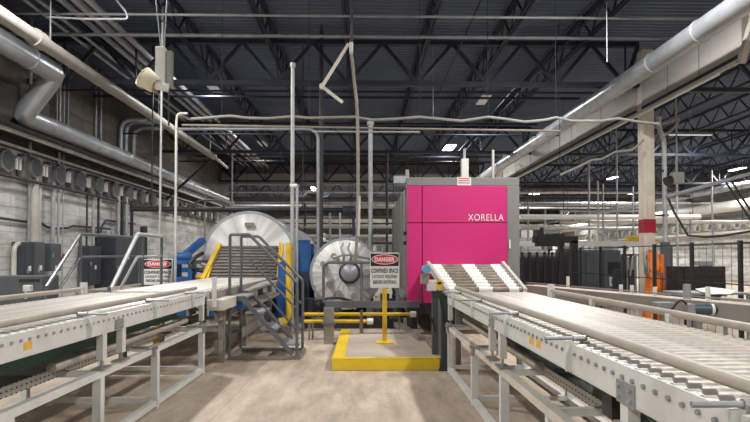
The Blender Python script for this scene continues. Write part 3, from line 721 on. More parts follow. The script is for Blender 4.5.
t = thing('danger_sign', 'confined space danger sign behind the crossover stair rail post', 'sign', (a.x, 12.1, 0))
MB().box(a.x - .03, a.x + .03, 12.11, 12.16, 0, a.z + .2).build('post', 'frame_grey', t)
sign_face(t, a.x, 12.1, a.z, .62, .55)
# ---------------------------------------------------------------- block wall: cabinets, conduits, vent units
def wallbox(name, p0, p1, yt, yb, X, dep, m, label, cat='electrical cabinet', extra=None, zb=None):
    """box on the block wall between two sight columns"""
    y0 = at(p0, yt, X=X).y; y1 = at(p1, yt, X=X).y; zt = at((p0 + p1) / 2, yt, X=X).z; z0 = at((p0 + p1) / 2, yb, X=X).z if zb is None else zb
    t = thing(name, label, cat, (X, (y0 + y1) / 2, z0))
    MB().box(-8.99, X - .02, y0, y1, z0, zt).build('housing', m, t, bev=.01)
    MB().box(X - .02, X, y0 + .03, y1 - .03, z0 + .03, zt - .03).build('door', m, t, bev=.006)
    MB().box(X, X + .03, y0 + .1, y0 + .14, (z0 + zt) / 2, (z0 + zt) / 2 + .12).build('latch', 'galv', t)
    MB().box(X, X + .004, (y0 + y1) / 2 - .05, (y0 + y1) / 2 + .07, zt - .75, zt - .62).build('sticker', 'sign_white', t)
    if extra: extra(t, y0, y1, z0, zt, X)
    return t
def redh(t, y0, y1, z0, zt, X):
    MB().bar((X + .03, y1 - .05, zt - .45), (X + .03, y1 + .08, zt - .3), .05).build('switch_handle', 'red', t)['label'] = 'red switch handle'
wallbox('electrical_cabinet', 25, 34.6, 242, 290, -8.65, .35, 'dark_panel', 'dark tall electrical cabinet nearest the bent pale conduit', zb=.4)
wallbox('electrical_cabinet', 36, 45.5, 242, 290, -8.6, .35, 'panel_grey', 'grey tall electrical cabinet joined to the dark one under the paired risers', zb=.4)
wallbox('electrical_cabinet', 50.5, 62, 243.5, 271, -8.65, .3, 'panel_grey', 'grey switch box with a red handle', extra=redh)
wallbox('electrical_cabinet', 89, 102, 246, 285, -8.65, .3, 'dark_panel', 'narrow dark cabinet seen between the crossover stair rails')
wallbox('electrical_cabinet', 116, 140, 238, 286, -8.3, .7, 'dark_panel', 'broad dark blue cabinet behind the crossover stair', zb=.1)
# free standing console by the conveyor
c0 = at(-12, 276, Y=10.8); c1 = at(42, 276, Y=10.8)
t = thing('control_console', 'low dark grey console standing behind the wide roller conveyor', 'control console', ((c0.x + c1.x) / 2, 11.1, 0))
MB().box(c0.x, c1.x, 10.8, 11.4, .05, c1.z).build('cabinet_body', 'panel_grey', t, bev=.015)
a = at(19, 279, Y=10.8); b = at(40, 282, Y=10.8); MB().box(a.x, b.x, 10.785, 10.8, b.z, a.z).build('recess', 'black', t)
a = at(30, 288, Y=10.8); MB().box(a.x - .08, a.x + .06, 10.7, 10.8, a.z - .06, a.z + .06).build('lever', 'off_white', t, bev=.01)
MB().tube([(a.x - .04, 10.74, a.z), (a.x - .04, 10.74, a.z - .2)], .025, 8).build('lever_stem', 'off_white', t, True)
# risers above the cabinets
def riser(px, X, z0, z1, r, m, label, bend=None, name='wall_conduit', py=250):
    y = at(px, py, X=X).y
    p = [(X, y, z0), (X, y, z1)]
    if bend: p += [(X + bend[0], y, z1 + .15), (X + bend[0] + bend[1], y, z1 + .15)]
    return tag(MB().tube(arc(p, .3), r, 10).build(name, m, None, True), label, 'conduit')
riser(28.5, -8.8, 2.0, 7.9, .04, 'galv_dull', 'thin grey riser above the dark tall cabinet')
riser(33.5, -8.8, 2.0, 4.2, .11, 'pale_pipe', 'broad pale riser above the paired tall cabinets')
riser(39, -8.8, 2.0, 4.2, .05, 'pale_pipe', 'slimmer pale riser beside the broad pale riser')
riser(52.5, -8.8, 2.0, 4.2, .06, 'grey_pipe', 'grey riser directly above the red-handled switch box')
riser(58, -8.8, 2.0, 7.9, .035, 'grey_pipe', 'thin riser just past the red-handled switch box')
riser(62.5, -8.8, 0.1, 7.9, .02, 'grey_pipe', 'hair-thin wire riser beside the red-handled switch box')
riser(86.5, -8.8, .1, 4.1, .03, 'dark_pipe', 'thin dark riser beside the narrow dark cabinet')
riser(93, -8.8, 2.0, 4.1, .05, 'grey_pipe', 'grey riser above the narrow dark cabinet')
riser(98, -8.8, 2.0, 4.1, .04, 'dark_pipe', 'dark riser above the narrow dark cabinet')
for k, (px, z) in enumerate(((118, 3.8), (122, 3.8), (126, 3.8), (131.5, 3.8))):
    riser(px, -8.7, 2.0, z, .06, ('grey_pipe', 'dark_pipe')[k % 2], '%s of the close risers above the broad dark blue cabinet' % ORD[k].capitalize())
tag(MB().tube([(-8.3, at(140, 240, X=-8.3).y + .35, 0), (-8.3, at(140, 240, X=-8.3).y + .35, 2.75)], .13, 12).build('drop_duct', 'dark_pipe', None, True), 'thick black upright pipe at the edge of the broad dark blue cabinet', 'pipe')
for k, px in enumerate((125.5, 130.5, 138)):
    y = at(px, 150, X=-8.7).y; z1 = at(px, (119, 121, 127)[k], X=-8.7).z
    t = arc([(-8.88, y, 5.45), (-8.88, y, z1), (-8.0 + .1 * k, y + .2, z1 + .0)], .45)
    tag(MB().tube(t, .085, 12).build('bent_conduit', 'galv_dull', None, True), '%s of three bent conduits curving off the upper block wall' % ORD[k].capitalize(), 'conduit')
for k, (px, z1) in enumerate(((56.5, 7.9), (59.5, 7.9), (68, 7.9), (96, 7.9), (101, 7.9))):
    riser(px, -8.93, 5.3, z1, .03, 'galv_dull', 'thin riser on the upper block wall above the duct, %s along the wall' % ORD[k], py=110)
# bent pale conduit and the cable along the wall
y = at(14, 250, X=-8.8).y; y2 = at(24, 250, X=-8.8).y
tag(MB().tube(arc([(-8.8, y, .1), (-8.8, y, 1.95), (-8.8, y2 + .1, 1.95)], .5), .06, 10).build('bent_conduit', 'pale_pipe', None, True), 'pale bent conduit entering the dark tall cabinet', 'conduit')
pts = [at(px, py, X=-8.9) for px, py in ((-20, 215), (0, 218), (28, 222), (41, 223), (47, 227), (54, 228.5), (68, 228), (73, 226), (94, 227.5), (110, 229))]
tag(MB().tube(pts, .035, 8).build('wall_cable', 'dark_pipe', None, True), 'dark cable sagging along the pale block wall', 'cable')
pts = [at(px, py, X=-8.9) for px, py in ((101, 232), (102, 226), (106, 220), (118, 222), (135, 224))]
tag(MB().tube(pts, .03, 8).build('wall_cable', 'dark_pipe', None, True), 'short dark cable looping above the narrow cabinet', 'cable')
# beige line and black trunking under the duct
tag(MB().box(-8.9, -8.5, -6, 36, 4.62, 4.84).build('trunking', 'dark_pipe'), 'black trunking running just under the wall duct', 'trunking')
tag(MB().tube([(-8.43, -6, 4.62), (-8.43, 36, 4.62)], .055, 10).build('wall_pipe', 'pale_pipe', None, True), 'long beige pipe above the row of wall vent units', 'pipe')
tag(MB().tube([(-8.5, -6, 4.30), (-8.5, 36, 4.30)], .035, 10).build('wall_pipe', 'grey_pipe', None, True), 'thin grey pipe touching the tops of the wall vent units', 'pipe')
tag(MB().tube([(-8.7, -6, 3.58), (-8.7, 36, 3.58)], .04, 10).build('wall_pipe', 'dark_pipe', None, True), 'dark pipe under the row of wall vent units', 'pipe')
def vent_unit(X, y, z, d, label, group, big=.36):
    t = thing('wall_vent', label, 'wall vent', (X, y, z), group)
    c = Vector((X + d * .28, y, z))
    MB().box(X, X + d * .22, y - big, y + big, z - big * .9, z + big * .9).build('housing', 'vent_unit', t, bev=.06)
    MB().tube([(X + d * .2, y, z), (X + d * .34, y, z)], big * .78, 8).build('fan_ring', 'vent_unit', t)
    MB().tube([(X + d * .34, y, z), (X + d * .35, y, z)], big * .62, 16).build('fan_face', 'dark_panel', t)
    for k in (-.05, .09):
        MB().tube([(X + d * .3, y + big + .08 + k, z - .16), (X + d * .3, y + big + .08 + k, z + .12)], .035, 8).build('actuator', 'off_white', t, True)
    MB().bar((X + d * .05, y + big + .1, z + .14), (X + d * .34, y + big + .1, z + .14), .22, .05).build('bracket', 'galv_dull', t)
    return t
v0 = None
for k in range(19):
    y = 11.35 + 1.19 * k
    lab = 'grey wall vent unit, %s along the row below the beige pipe' % (ORD[k])
    if v0 is None: v0 = vent_unit(-8.99, y, 3.95, 1, lab, 'vent units on the block wall')
    else: dup(v0, (-8.99, y, 3.95), lab)
# ---------------------------------------------------------------- horizontal black pipe behind
t = thing('black_header_pipe', 'thick black pipe crossing above the steel vessels', 'pipe', (-3, 15.1, 2.8))
MB().tube([(-6.6, 15.9, 2.95), (-5.5, 15.9, 2.95), (-.6, 15.9, 2.93)], .07, 12).build('pipe_run', 'black', t, True)
MB().tube([(-.6, 15.9, 2.93), (-.25, 15.9, 2.93)], .13, 12).build('flange', 'dark_panel', t, True)
MB().tube([(-.3, 15.9, 2.9), (-.3, 15.9, 2.2)], .04, 10).build('drop', 'dark_panel', t, True)
MB().tube(arc([(-4.9, 15.9, 2.95), (-4.7, 15.9, 3.2), (-4.1, 15.9, 3.2), (-3.9, 15.9, 2.95)], .2), .03, 10).build('loop', 'dark_panel', t, True)
for x in (-6, -1.75): MB().bar((x, 15.9, 2.9), (x, 15.9, 7.9), .03).build('hanger', 'joist', t)
# ---------------------------------------------------------------- tall poles
def pole(px, pt, pb, Y, r, m, label, cap=True, z0=None):
    a = at(px, pt, Y=Y); b = at(px, pb, Y=Y); zb = b.z if z0 is None else z0
    t = thing('service_pole', label, 'pole', (a.x, Y, zb))
    MB().tube([(a.x, Y, zb), (a.x, Y, a.z)], r, 12).build('pole_tube', m, t, True)
    if cap: MB().tube([(a.x, Y, a.z - .03), (a.x, Y, a.z + .06)], r * 1.5, 12).build('cap', m, t, True)
    return t, a.x
tp, x = pole(292.8, 66, 330, 12.0, .042, 'grey_pipe', 'tallest free-standing steel pole beside the big steel vessel', z0=0)
c = at(293, 186, Y=12); MB().tube([(x - .05, 12, c.z), (x + .1, 12, c.z)], .05, 10).build('side_coupling', 'off_white', tp, True)
MB().tube([(x + .1, 12, c.z + .02), (x + .1, 12, .0)], .03, 10).build('side_pipe', 'grey_pipe', tp, True)
tp, x = pole(370.5, 124, 250, 15.0, .06, 'grey_pipe', 'pale blue-grey pole rising from the smaller steel vessel behind the danger sign', z0=1.72)
tp, x = pole(321.5, 30, 262, 15.2, .055, 'dark_pipe', 'black vertical pipe rising from the smaller steel vessel', False, z0=1.85)
MB().tube([(x, 15.2, 6.5), (x, 15.2, 7.95)], .03, 8).build('top_rod', 'dark_pipe', tp, True)
p = [at(178, 129, Y=14.7), at(318, 129, Y=14.7), at(318, 250, Y=14.7)]; p[2].z = 1.78
tag(MB().tube(arc(p, .3), .042, 12).build('bent_service_pipe', 'galv_dull', None, True), 'grey pipe running level then bending down beside the black vertical pipe', 'pipe')
crosspipe(at(182, 125, Y=13.3), at(560, 131, Y=13.3), .026, 'hose', 'straight thin pipe just under the wavy cable')
crosspipe(at(312, 131.5, Y=12.8), at(420, 132, Y=12.8), .02, 'grey_pipe', 'short thin rod above the blue-grey pole', 'ceiling_rod', cat='rod')
# wavy cable
pts = [at(px, py, Y=12.6) for px, py in ((180, 116), (190, 119), (205, 118), (222, 116.5), (230, 116), (248, 118), (268, 118.5), (292, 116.5), (310, 118), (330, 117.5), (355, 117), (372, 120), (395, 119), (420, 117), (440, 119), (462, 121), (488, 117), (505, 119), (525, 122), (545, 120), (556, 117.5), (572, 121), (600, 121), (618, 118.5), (640, 122), (660, 124))]
tag(MB().tube(pts, .033, 8).build('wavy_cable', 'cable_grey', None, True), 'thick grey cable hanging in shallow waves across the hall', 'cable')
for k, px in enumerate((222, 309, 420, 488, 556)):
    a = at(px, 117, Y=12.6); crosspipe(a, (a.x, a.y, 7.98), .007, 'joist', 'thin rod holding the wavy cable, %s along it from the block wall' % ORD[k], 'hanger_rod', cat='rod')
a = at(560, 175, Y=14.5); crosspipe(a, (a.x, a.y, 7.98), .008, 'joist', 'hair-thin rod holding the low end of the slack grey cable', 'hanger_rod', cat='rod')
pts = [at(px, py, Y=14.5) for px, py in ((560, 175), (578, 167), (592, 160), (602, 159), (615, 152), (632, 150), (641, 143), (643.5, 140))]
tag(MB().tube(pts, .03, 8).build('slack_cable', 'cable_grey', None, True), 'slack grey cable rising to the banded column', 'cable')
pts = [at(px, py, Y=14.4) for px, py in ((640, 118), (650, 123), (664, 124), (672, 121), (679.5, 118), (675, 127), (667, 134), (663, 136))]
tag(MB().tube(arc(pts, .1), .035, 8).build('looped_cable', 'cable_grey', None, True), 'cable looping out beyond the banded column', 'cable')
# pale riser with hook top by the loudspeaker
a = at(178.5, 113.5, Y=12.5)
t = thing('hook_pipe', 'slender pale pipe with a hooked top below the horn loudspeaker', 'pipe', (a.x, 12.5, 0))
x = at(175.8, 200, Y=12.5).x
MB().tube(arc([(x, 12.5, 0), (x, 12.5, a.z - .15), (x + .03, 12.5, a.z), (x + .25, 12.5, a.z)], .08), .03, 10).build('pipe_run', 'pale_pipe', t, True)
x = at(160, 180, Y=12.7).x; crosspipe((x, 12.7, 1.0), (x + .03, 12.7, 7.3), .026, 'grey_pipe', 'thin grey drop rod beside the hooked pale pipe', 'drop_rod', cat='rod')
# horn loudspeaker
Yh = 9.3
a = at(161, 66, Y=Yh)
t = thing('horn_loudspeaker', 'beige horn loudspeaker hanging below a white box from thin rods', 'loudspeaker', (a.x, Yh, a.z - .4))
w_ = .075
MB().box(a.x - w_, a.x + w_, Yh - .06, Yh + .08, a.z - .31, a.z + .31).build('white_box', 'off_white', t, bev=.01)
MB().box(a.x + w_ + .02, a.x + w_ + .1, Yh, Yh + .1, a.z - .35, a.z + .26).build('mounting_channel', 'cab_side', t)
h0 = at(142, 76, Y=Yh); h1 = at(157, 86, Y=Yh - .05); d = (h1 - h0)
hr = [.165, .17, .15, .10, .06]
MB().tube([h0 + Vector((0, -.02, 0)), h0 + d * .06, h0 + d * .35, h0 + d * .75, h1], [.165, .18, .165, .15, .12], 24, False).build('horn', 'horn', t, True)
MB().tube([h0 + d * .1, h0 + d * .12], .14, 24).build('horn_throat', 'horn', t, True)
c = at(169, 88, Y=Yh); MB().tube([h1 - d * .1, c], .07, 14).build('driver', 'off_white', t, True)
for q in (at(156, 0, Y=Yh), at(165, 0, Y=Yh)):
    z = Vector((q.x, Yh, 7.3)); b = Vector((a.x + (.0 if q.x < a.x else .05), Yh, a.z + .3)); z.x = a.x + (q.x - a.x) * (7.3 - b.z) / (q.z - b.z)
    MB().tube([b, z], .012, 8).build('rod', 'galv', t, True)
MB().tube(arc([(a.x + .13, Yh, 4.4), (a.x + .13, Yh, 4.1), (a.x + .1, Yh + .1, 3.8)], .1), .012, 6).build('wire', 'dark_pipe', t, True)
# white bent arm
Ya = 10.5
t = thing('bent_lamp_arm', 'white bent square tube hanging like an elbow from the roof', 'hanging arm', at(350, 43, Y=Ya))
p = [at(348.5, 44, Y=Ya), at(322, 86.5, Y=Ya), at(342.5, 102.5, Y=Ya)]
m = MB(); m.bar(p[0], p[1], .055); m.build('upper_arm', 'off_white', t); MB().bar(p[1], p[2], .055).build('lower_arm', 'off_white', t)
MB().tube([p[1] - Vector((0, .05, 0)), p[1] + Vector((0, .05, 0))], .05, 12).build('elbow_joint', 'off_white', t, True)
a = at(351.5, 48, Y=Ya); MB().box(a.x - .04, a.x + .03, Ya - .05, Ya + .05, a.z - .1, a.z + .1).build('pivot_block', 'off_white', t, bev=.01)
MB().tube([(a.x, Ya, a.z), (a.x, Ya, 7.3)], .03, 8).build('drop_tube', 'dark_pipe', t, True)
pts = [at(px, py, Y=10.6) for px, py in ((351, 52), (352.5, 62), (354, 80), (356.5, 100), (357.5, 120), (358, 150), (358, 200), (357, 240), (355, 262))]
tag(MB().tube(pts, .03, 8).build('drop_hose', 'hose', None, True), 'brown hose hanging from the white bent arm to the gate', 'hose')
x = at(357.5, 210, Y=10.55).x; crosspipe((x + .02, 10.55, 2.0), (x + .04, 10.55, 2.75), .022, 'pale_pipe', 'short white sleeve on the hanging brown hose', 'hose_sleeve', cat='sleeve')
pts = [at(x, y, Y=12.0) for x, y in ((48, 17), (85, 19), (128, 19), (126, 12), (113, -4))]
tag(MB().tube(arc(pts, .15), .022, 8).build('looped_conduit', 'grey_pipe', None, True), 'thin conduit bending back on itself above the conduit bundle', 'conduit')
# other hangers
for k, (px, pt, pb, Y, r, m, lab) in enumerate([
    (607, 25, 62, 12, .012, 'galv_dull', 'thin grey drop rod above the big straight duct'),
    (433, 60, 118, 16, .015, 'galv_dull', 'thin drop rod above the wavy cable behind the magenta machine'),
    (493, 150, 172, 12.5, .03, 'pale_pipe', 'short pale stub pipe above the magenta machine')]):
    a = at(px, pt, Y=Y); b = at(px, pb, Y=Y)
    if k == 2: b.z = 3.12
    crosspipe(b, (a.x, Y, 7.98 if k < 2 else a.z), r, m, lab, 'drop_rod', cat='rod')
# diagonal brace seen at the end of the block wall
crosspipe((-8.9, 24.6, 3.9), (-6.6, 24.6, 6), .06, 'dark_pipe', 'dark diagonal strut at the end of the beige pipe', 'wall_strut', cat='strut')

# ---------------------------------------------------------------- blue machine by the block wall
t = thing('lift_frame', 'bright blue steel lifting frame beside the big steel vessel', 'machine frame', (-5.1, 14.2, 0))
def bp(px, py, Y=14.2): return at(px, py, Y=Y)
a, b = bp(174, 260), bp(193, 286)
MB().box(a.x, b.x, 14.1, 14.5, 0, 1.1).box(a.x, b.x, 14.1, 14.5, 1.42, a.z).box(a.x, a.x + .1, 14.1, 14.5, 1.1, 1.42).box(b.x - .1, b.x, 14.1, 14.5, 1.1, 1.42).build('lug_plate', 'blue', t)
MB().bar(bp(182, 258), bp(203, 240, 14.8), .18, .14).build('arm', 'blue', t)
MB().bar(bp(172, 262), bp(212, 262), .1, .1).build('cross_beam', 'dark_panel', t)
MB().tube([bp(175, 257), bp(191, 257)], .12, 14).build('pivot', 'blue', t, True)
MB().box(-5.3, -3.9, 14.8, 15.1, 1.2, 1.32).build('rear_beam', 'blue', t)
for x in (-5.2, -4.0): MB().box(x - .07, x + .07, 14.8, 15.1, 0, 1.2).build('leg', 'blue', t)
# yellow-black small bollard under the wide conveyor
c = at(156.5, 322, Y=9.0); tag(MB().tube([(c.x, 9.0, 0), (c.x, 9.0, .75)], .05, 10).build('small_bollard', 'yellow', None, True), 'short yellow bollard seen under the wide roller conveyor', 'bollard')

# ---------------------------------------------------------------- sensor posts at the ramp foot
t = thing('sensor_post', 'dark square post holding sensors at the foot of the brown roller ramp', 'sensor post', (1.1, 7.95, 0))
x1 = at(444.5, 330, Y=7.95).x
MB().box(x1 - .05, x1 + .05, 7.9, 8.0, 0, 1.12).build('post', 'dark_panel', t)
MB().box(x1 - .09, x1 + .09, 7.86, 8.04, 0, .02).build('base_plate', 'dark_panel', t)
a = at(439, 284, Y=7.9); MB().box(a.x - .03, a.x + .03, 7.84, 7.9, a.z - .08, a.z + .06).box(a.x - .06, a.x + .06, 7.84, 7.9, a.z - .0, a.z + .03).build('yellow_reflector', 'yellow', t)
MB().box(a.x - .1, a.x + .12, 7.88, 7.98, a.z - .2, a.z - .1).build('junction_box', 'black', t)
MB().tube([(a.x, 7.9, a.z - .15), (a.x + .05, 7.86, a.z - .4), (x1, 7.9, .55)], .012, 6).build('wire', 'black', t, True)
x2 = at(435, 300, Y=8.3).x
t = thing('sensor_post', 'grey post topped with a pale blue lens beside the brown roller ramp', 'sensor post', (x2, 8.3, .165))
MB().box(x2 - .045, x2 + .045, 8.25, 8.35, .165, 1.15).build('post', 'panel_grey', t)
a = at(425.5, 269, Y=8.25); MB().tube([(a.x, 8.1, a.z), (a.x, 8.25, a.z)], .06, 16).build('lens', 'lens_blue', t, True)
MB().box(a.x - .07, a.x + .05, 8.2, 8.34, a.z - .22, a.z - .07).build('sensor_body', 'cab_side', t, bev=.01)
MB().box(a.x + .02, a.x + .16, 8.2, 8.3, a.z - .32, a.z - .16).build('bracket', 'off_white', t, bev=.01)
MB().bar((a.x, 8.28, a.z - .3), (x2, 8.28, 1.1), .04).build('arm', 'steel_bar', t)
MB().tube(arc([(a.x - .04, 8.24, a.z - .2), (a.x - .12, 8.2, a.z - .4), (a.x + .02, 8.2, a.z - .55), (x2, 8.2, .5)], .1), .012, 6).build('wire', 'black', t, True)

# ---------------------------------------------------------------- beyond the magenta conveyor
def rbeam():
    a = at(521, 285, Z=1.02); b = at(752, 306, Z=1.02); d = (b - a).normalized(); n = Vector((-d.y, d.x, 0))
    if n.y < 0: n = -n
    t = thing('side_beam_conveyor', 'long dusty beam conveyor beyond the white roller conveyor', 'conveyor', (a + b) / 2 * Vector((1, 1, 0)) if False else Vector(((a.x + b.x) / 2, (a.y + b.y) / 2, 0)))
    b2 = b + d * 2.5
    m = MB(); lo = Vector((0, 0, .22))
    q = [a, b2, b2 + n * .35, a + n * .35]
    m.add([p - lo for p in q] + q, [(0, 3, 2, 1), (4, 5, 6, 7), (0, 1, 5, 4), (1, 2, 6, 5), (2, 3, 7, 6), (3, 0, 4, 7)]); m.build('beam', 'cab_side', t)
    q = [p + Vector((0, 0, .004)) for p in q]; lo = Vector((0, 0, .004))
    MB().add([p - lo for p in q] + q, [(0, 3, 2, 1), (4, 5, 6, 7), (0, 1, 5, 4), (1, 2, 6, 5), (2, 3, 7, 6), (3, 0, 4, 7)]).build('dusty_top', 'slab', t)
    L = (b2 - a).length
    for k in range(5):
        p = a + d * (L * (k + .4) / 5) + n * .17; MB().box(p.x - .05, p.x + .05, p.y - .05, p.y + .05, 0, .8).build('leg', 'cab_side', t)
    MB().bar(a + d * .2 + Vector((0, 0, .06)), b2 + Vector((0, 0, .06)), .02, .02).build('trim_strip', 'galv', t)
    # motor group on the near face
    c = at(702, 309, Y=(a + d * (L * .55)).y - .35)
    MB().tube([c + Vector((-.12, 0, 0)), c + Vector((.10, -.05, 0))], .07, 18).build('motor', 'teal_motor', t, True)
    MB().tube([c + Vector((.10, -.05, 0)), c + Vector((.2, -.07, 0))], .068, 18).build('motor_fan_cover', 'black', t, True)
    MB().tube([c + Vector((.08, -.05, 0)), c + Vector((.11, -.055, 0))], .074, 18).build('motor_band', 'sleeve', t, True)
    MB().box(c.x - .22, c.x - .12, c.y - .07, c.y + .07, c.z - .07, c.z + .07).build('gearbox', 'galv_dull', t, bev=.01)
    MB().tube(arc([c + Vector((-.2, -.02, .05)), c + Vector((-.3, -.05, .14)), c + Vector((-.45, -.02, -.05))], .1), .015, 8).build('wire', 'black', t, True)
    MB().box(c.x - .55, c.x - .32, c.y + .05, c.y + .2, c.z - .05, c.z + .08).build('valve_block', 'galv_dull', t, bev=.01)
    MB().bar((c.x, c.y + .1, c.z - .15), (c.x, c.y + .1, 0), .08).build('motor_stand', 'cab_side', t)
    c2 = at(708, 298, Y=c.y + .2); MB().tube([c2 - Vector((0, 0, .1)), c2 + Vector((0, 0, .15))], .03, 10).build('stub_post', 'off_white', t, True)
    return a, b, d, n
ba, bb, bd, bn = rbeam()
c = at(687, 298.6, Z=1.026); t = MB().tube([c, c + Vector((0, 0, .20))], .05, 18)
tag(t.build('steel_canister', 'galv', None, True), 'shiny upright steel cylinder standing on the dusty beam', 'canister')
for k, px in enumerate((568, 621, 632, 655)):
    c = at(px, 285 + .0917 * (px - 521) - 1.6, Z=1.026)
    tag(MB().tube([c, c + Vector((0, 0, .13 + .08 * (k == 0)))], .03, 10).build('stub_post', 'off_white', None, True), ('thick white stub beside the end of the long guide pipe', 'small white stub before the black fence', 'second small white stub before the black fence', 'small white stub before the orange robot')[k], 'stub post')
# safety fence
t = thing('safety_fence', 'black wire safety fence in front of the banded column', 'fence', (6.8, 15, 0))
FY = [8.5 + 1.5 * k for k in range(9)]
for y in FY: MB().box(6.77, 6.83, y - .035, y + .035, 0, 1.9).build('fence_post', 'black', t)
for a, b in zip(FY, FY[1:]):
    m = MB()
    for z in (.12, 1.1, 1.86): m.bar((6.8, a, z), (6.8, b, z), .02)
    for k in range(1, 6): m.bar((6.8, a + k * .25, .12), (6.8, a + k * .25, 1.86), .005)
    m.build('wire_panel', 'black', t)
t = thing('safety_fence', 'dense black mesh fence beside the magenta machine', 'fence', (4.2, 17, 0))
a = at(522, 252, Y=17); b = at(567, 252, Y=17)
n = 6
for k in range(n + 1):
    x = a.x + (b.x - a.x) * k / n; MB().box(x - .035, x + .035, 16.97, 17.03, 0, a.z).build('fence_post', 'black', t)
m = MB()
for k in range(60):
    x = a.x + (b.x - a.x) * k / 60; m.bar((x, 17, .1), (x, 17, a.z - .02), .012)
for k in range(10): m.bar((a.x, 17, .1 + k * .19), (b.x, 17, .1 + k * .19), .012)
m.build('wire_panel', 'black', t)
tag(MB().box(a.x, b.x, 17.4, 18.3, 0, a.z - .15).build('dark_machine', 'dark_panel', bev=.02), 'dark machine body standing behind the dense black fence', 'machine')
# black gantry above
t = thing('gantry_arm', 'black overhead gantry arm beside the magenta machine', 'gantry', (5, 18.5, 0))
a = at(533, 238, Y=18.5); b = at(577, 238, Y=18.5)
MB().box(a.x, b.x, 18.4, 18.6, a.z - .16, a.z + .06).build('beam', 'black', t); MB().box(a.x + .1, a.x + 1.0, 18.35, 18.65, a.z - .28, a.z + .12).build('carriage', 'black', t)
MB().box(b.x - .22, b.x, 18.4, 18.6, 0, a.z - .1).build('leg', 'black', t); MB().tube([(a.x + .3, 18.5, a.z), (a.x + .3, 18.5, a.z + .35)], .07, 10).build('mast', 'black', t, True)
MB().box(a.x + .85, a.x + .97, 18.4, 18.6, a.z - .6, a.z - .1).build('gripper', 'black', t)
# grey enclosure with window and paper
Yc = 19.0; a = at(567, 250, Y=Yc); b = at(621, 291, Y=Yc)
t = thing('machine_enclosure', 'broad grey machine enclosure with a dark window behind the black fence', 'machine enclosure', ((a.x + b.x) / 2, Yc + .5, 0))
xs = [a.x + (b.x - a.x) * k / 3 for k in range(4)]
MB().box(a.x, b.x, Yc, Yc + 1.2, 0, a.z).build('housing', 'panel_grey', t, bev=.02)
for k in range(3): MB().box(xs[k] + .02, xs[k + 1] - .02, Yc - .03, Yc, .1, a.z - .05).build('door', 'panel_grey', t, bev=.01)
p, q = at(608, 262, Y=Yc), at(621, 274, Y=Yc); MB().box(p.x, q.x, Yc - .06, Yc - .03, q.z, p.z).build('window', 'black', t)
p, q = at(609, 277, Y=Yc), at(616, 286, Y=Yc); MB().box(p.x, q.x, Yc - .05, Yc - .03, q.z, p.z).build('paper', 'off_white', t)
p, q = at(610.5, 279, Y=Yc), at(614.5, 284, Y=Yc); MB().box(p.x, q.x, Yc - .055, Yc - .05, q.z, p.z).build('paper_print', 'cab_grey', t)
# dark racks right of it
Yc = 17.5; a = at(622, 253, Y=Yc); b = at(640, 291, Y=Yc)
t = thing('tool_rack', 'dark open rack with upright bars between the grey enclosure and the orange robot', 'rack', ((a.x + b.x) / 2, Yc, 0))
for k in range(5):
    x = a.x + (b.x - a.x) * k / 4; MB().bar((x, Yc, 0), (x, Yc, a.z - .05), .06).build('upright', ('dark_panel', 'cab_side')[k % 2], t)
MB().bar((a.x, Yc, a.z - .06), (b.x, Yc, a.z - .06), .06).build('top_bar', 'dark_panel', t); MB().box(a.x, b.x, Yc + .2, Yc + .7, 0, 1.2).build('base_box', 'dark_panel', t)
MB().tube(arc([(a.x + .2, Yc - .1, 1.0), (a.x + .3, Yc - .1, 1.7), (a.x + .7, Yc - .1, 1.6), (a.x + .8, Yc - .1, .8)], .3), .03, 8).build('hose', 'galv_dull', t, True)
# orange robot
Yr = 14.0
t = thing('industrial_robot', 'orange robot arm standing before the banded column', 'robot', (at(652, 290, Y=Yr).x, Yr, 0))
def rb(px, py, dy=0): return at(px, py, Y=Yr + dy)
c = rb(653, 292); MB().tube([(c.x, Yr, 0), (c.x, Yr, .35), (c.x, Yr, .8)], [.28, .22, .18], 20).build('base', 'orange', t, True)
MB().bar((c.x, Yr, .7), rb(654, 264), .3, .3).build('lower_arm', 'orange', t, bev=.04)
MB().bar(rb(655, 268), rb(649, 251), .26, .28).build('upper_arm', 'orange', t, bev=.04)
MB().tube([rb(654, 266, -.2), rb(654, 266, .2)], .13, 18).build('elbow_joint', 'orange', t, True)
MB().box(rb(651, 0).x, rb(655, 0).x, Yr - .16, Yr - .12, rb(0, 277).z, rb(0, 273).z).build('badge', 'cab_grey', t)
MB().tube(arc([rb(646, 268, -.1), rb(644, 255, -.1), rb(649, 249, -.1), rb(657, 256, -.1), rb(659, 280, -.1)], .3), .035, 8).build('hose_pack', 'galv_dull', t, True)
MB().box(rb(643, 0).x, rb(648, 0).x, Yr - .1, Yr + .1, rb(0, 275).z, rb(0, 258).z).build('wrist_unit', 'galv_dull', t, bev=.02)
MB().box(rb(658, 0).x, rb(661, 0).x, Yr, Yr + .3, 0, rb(0, 254).z).build('guard_plate', 'orange', t)
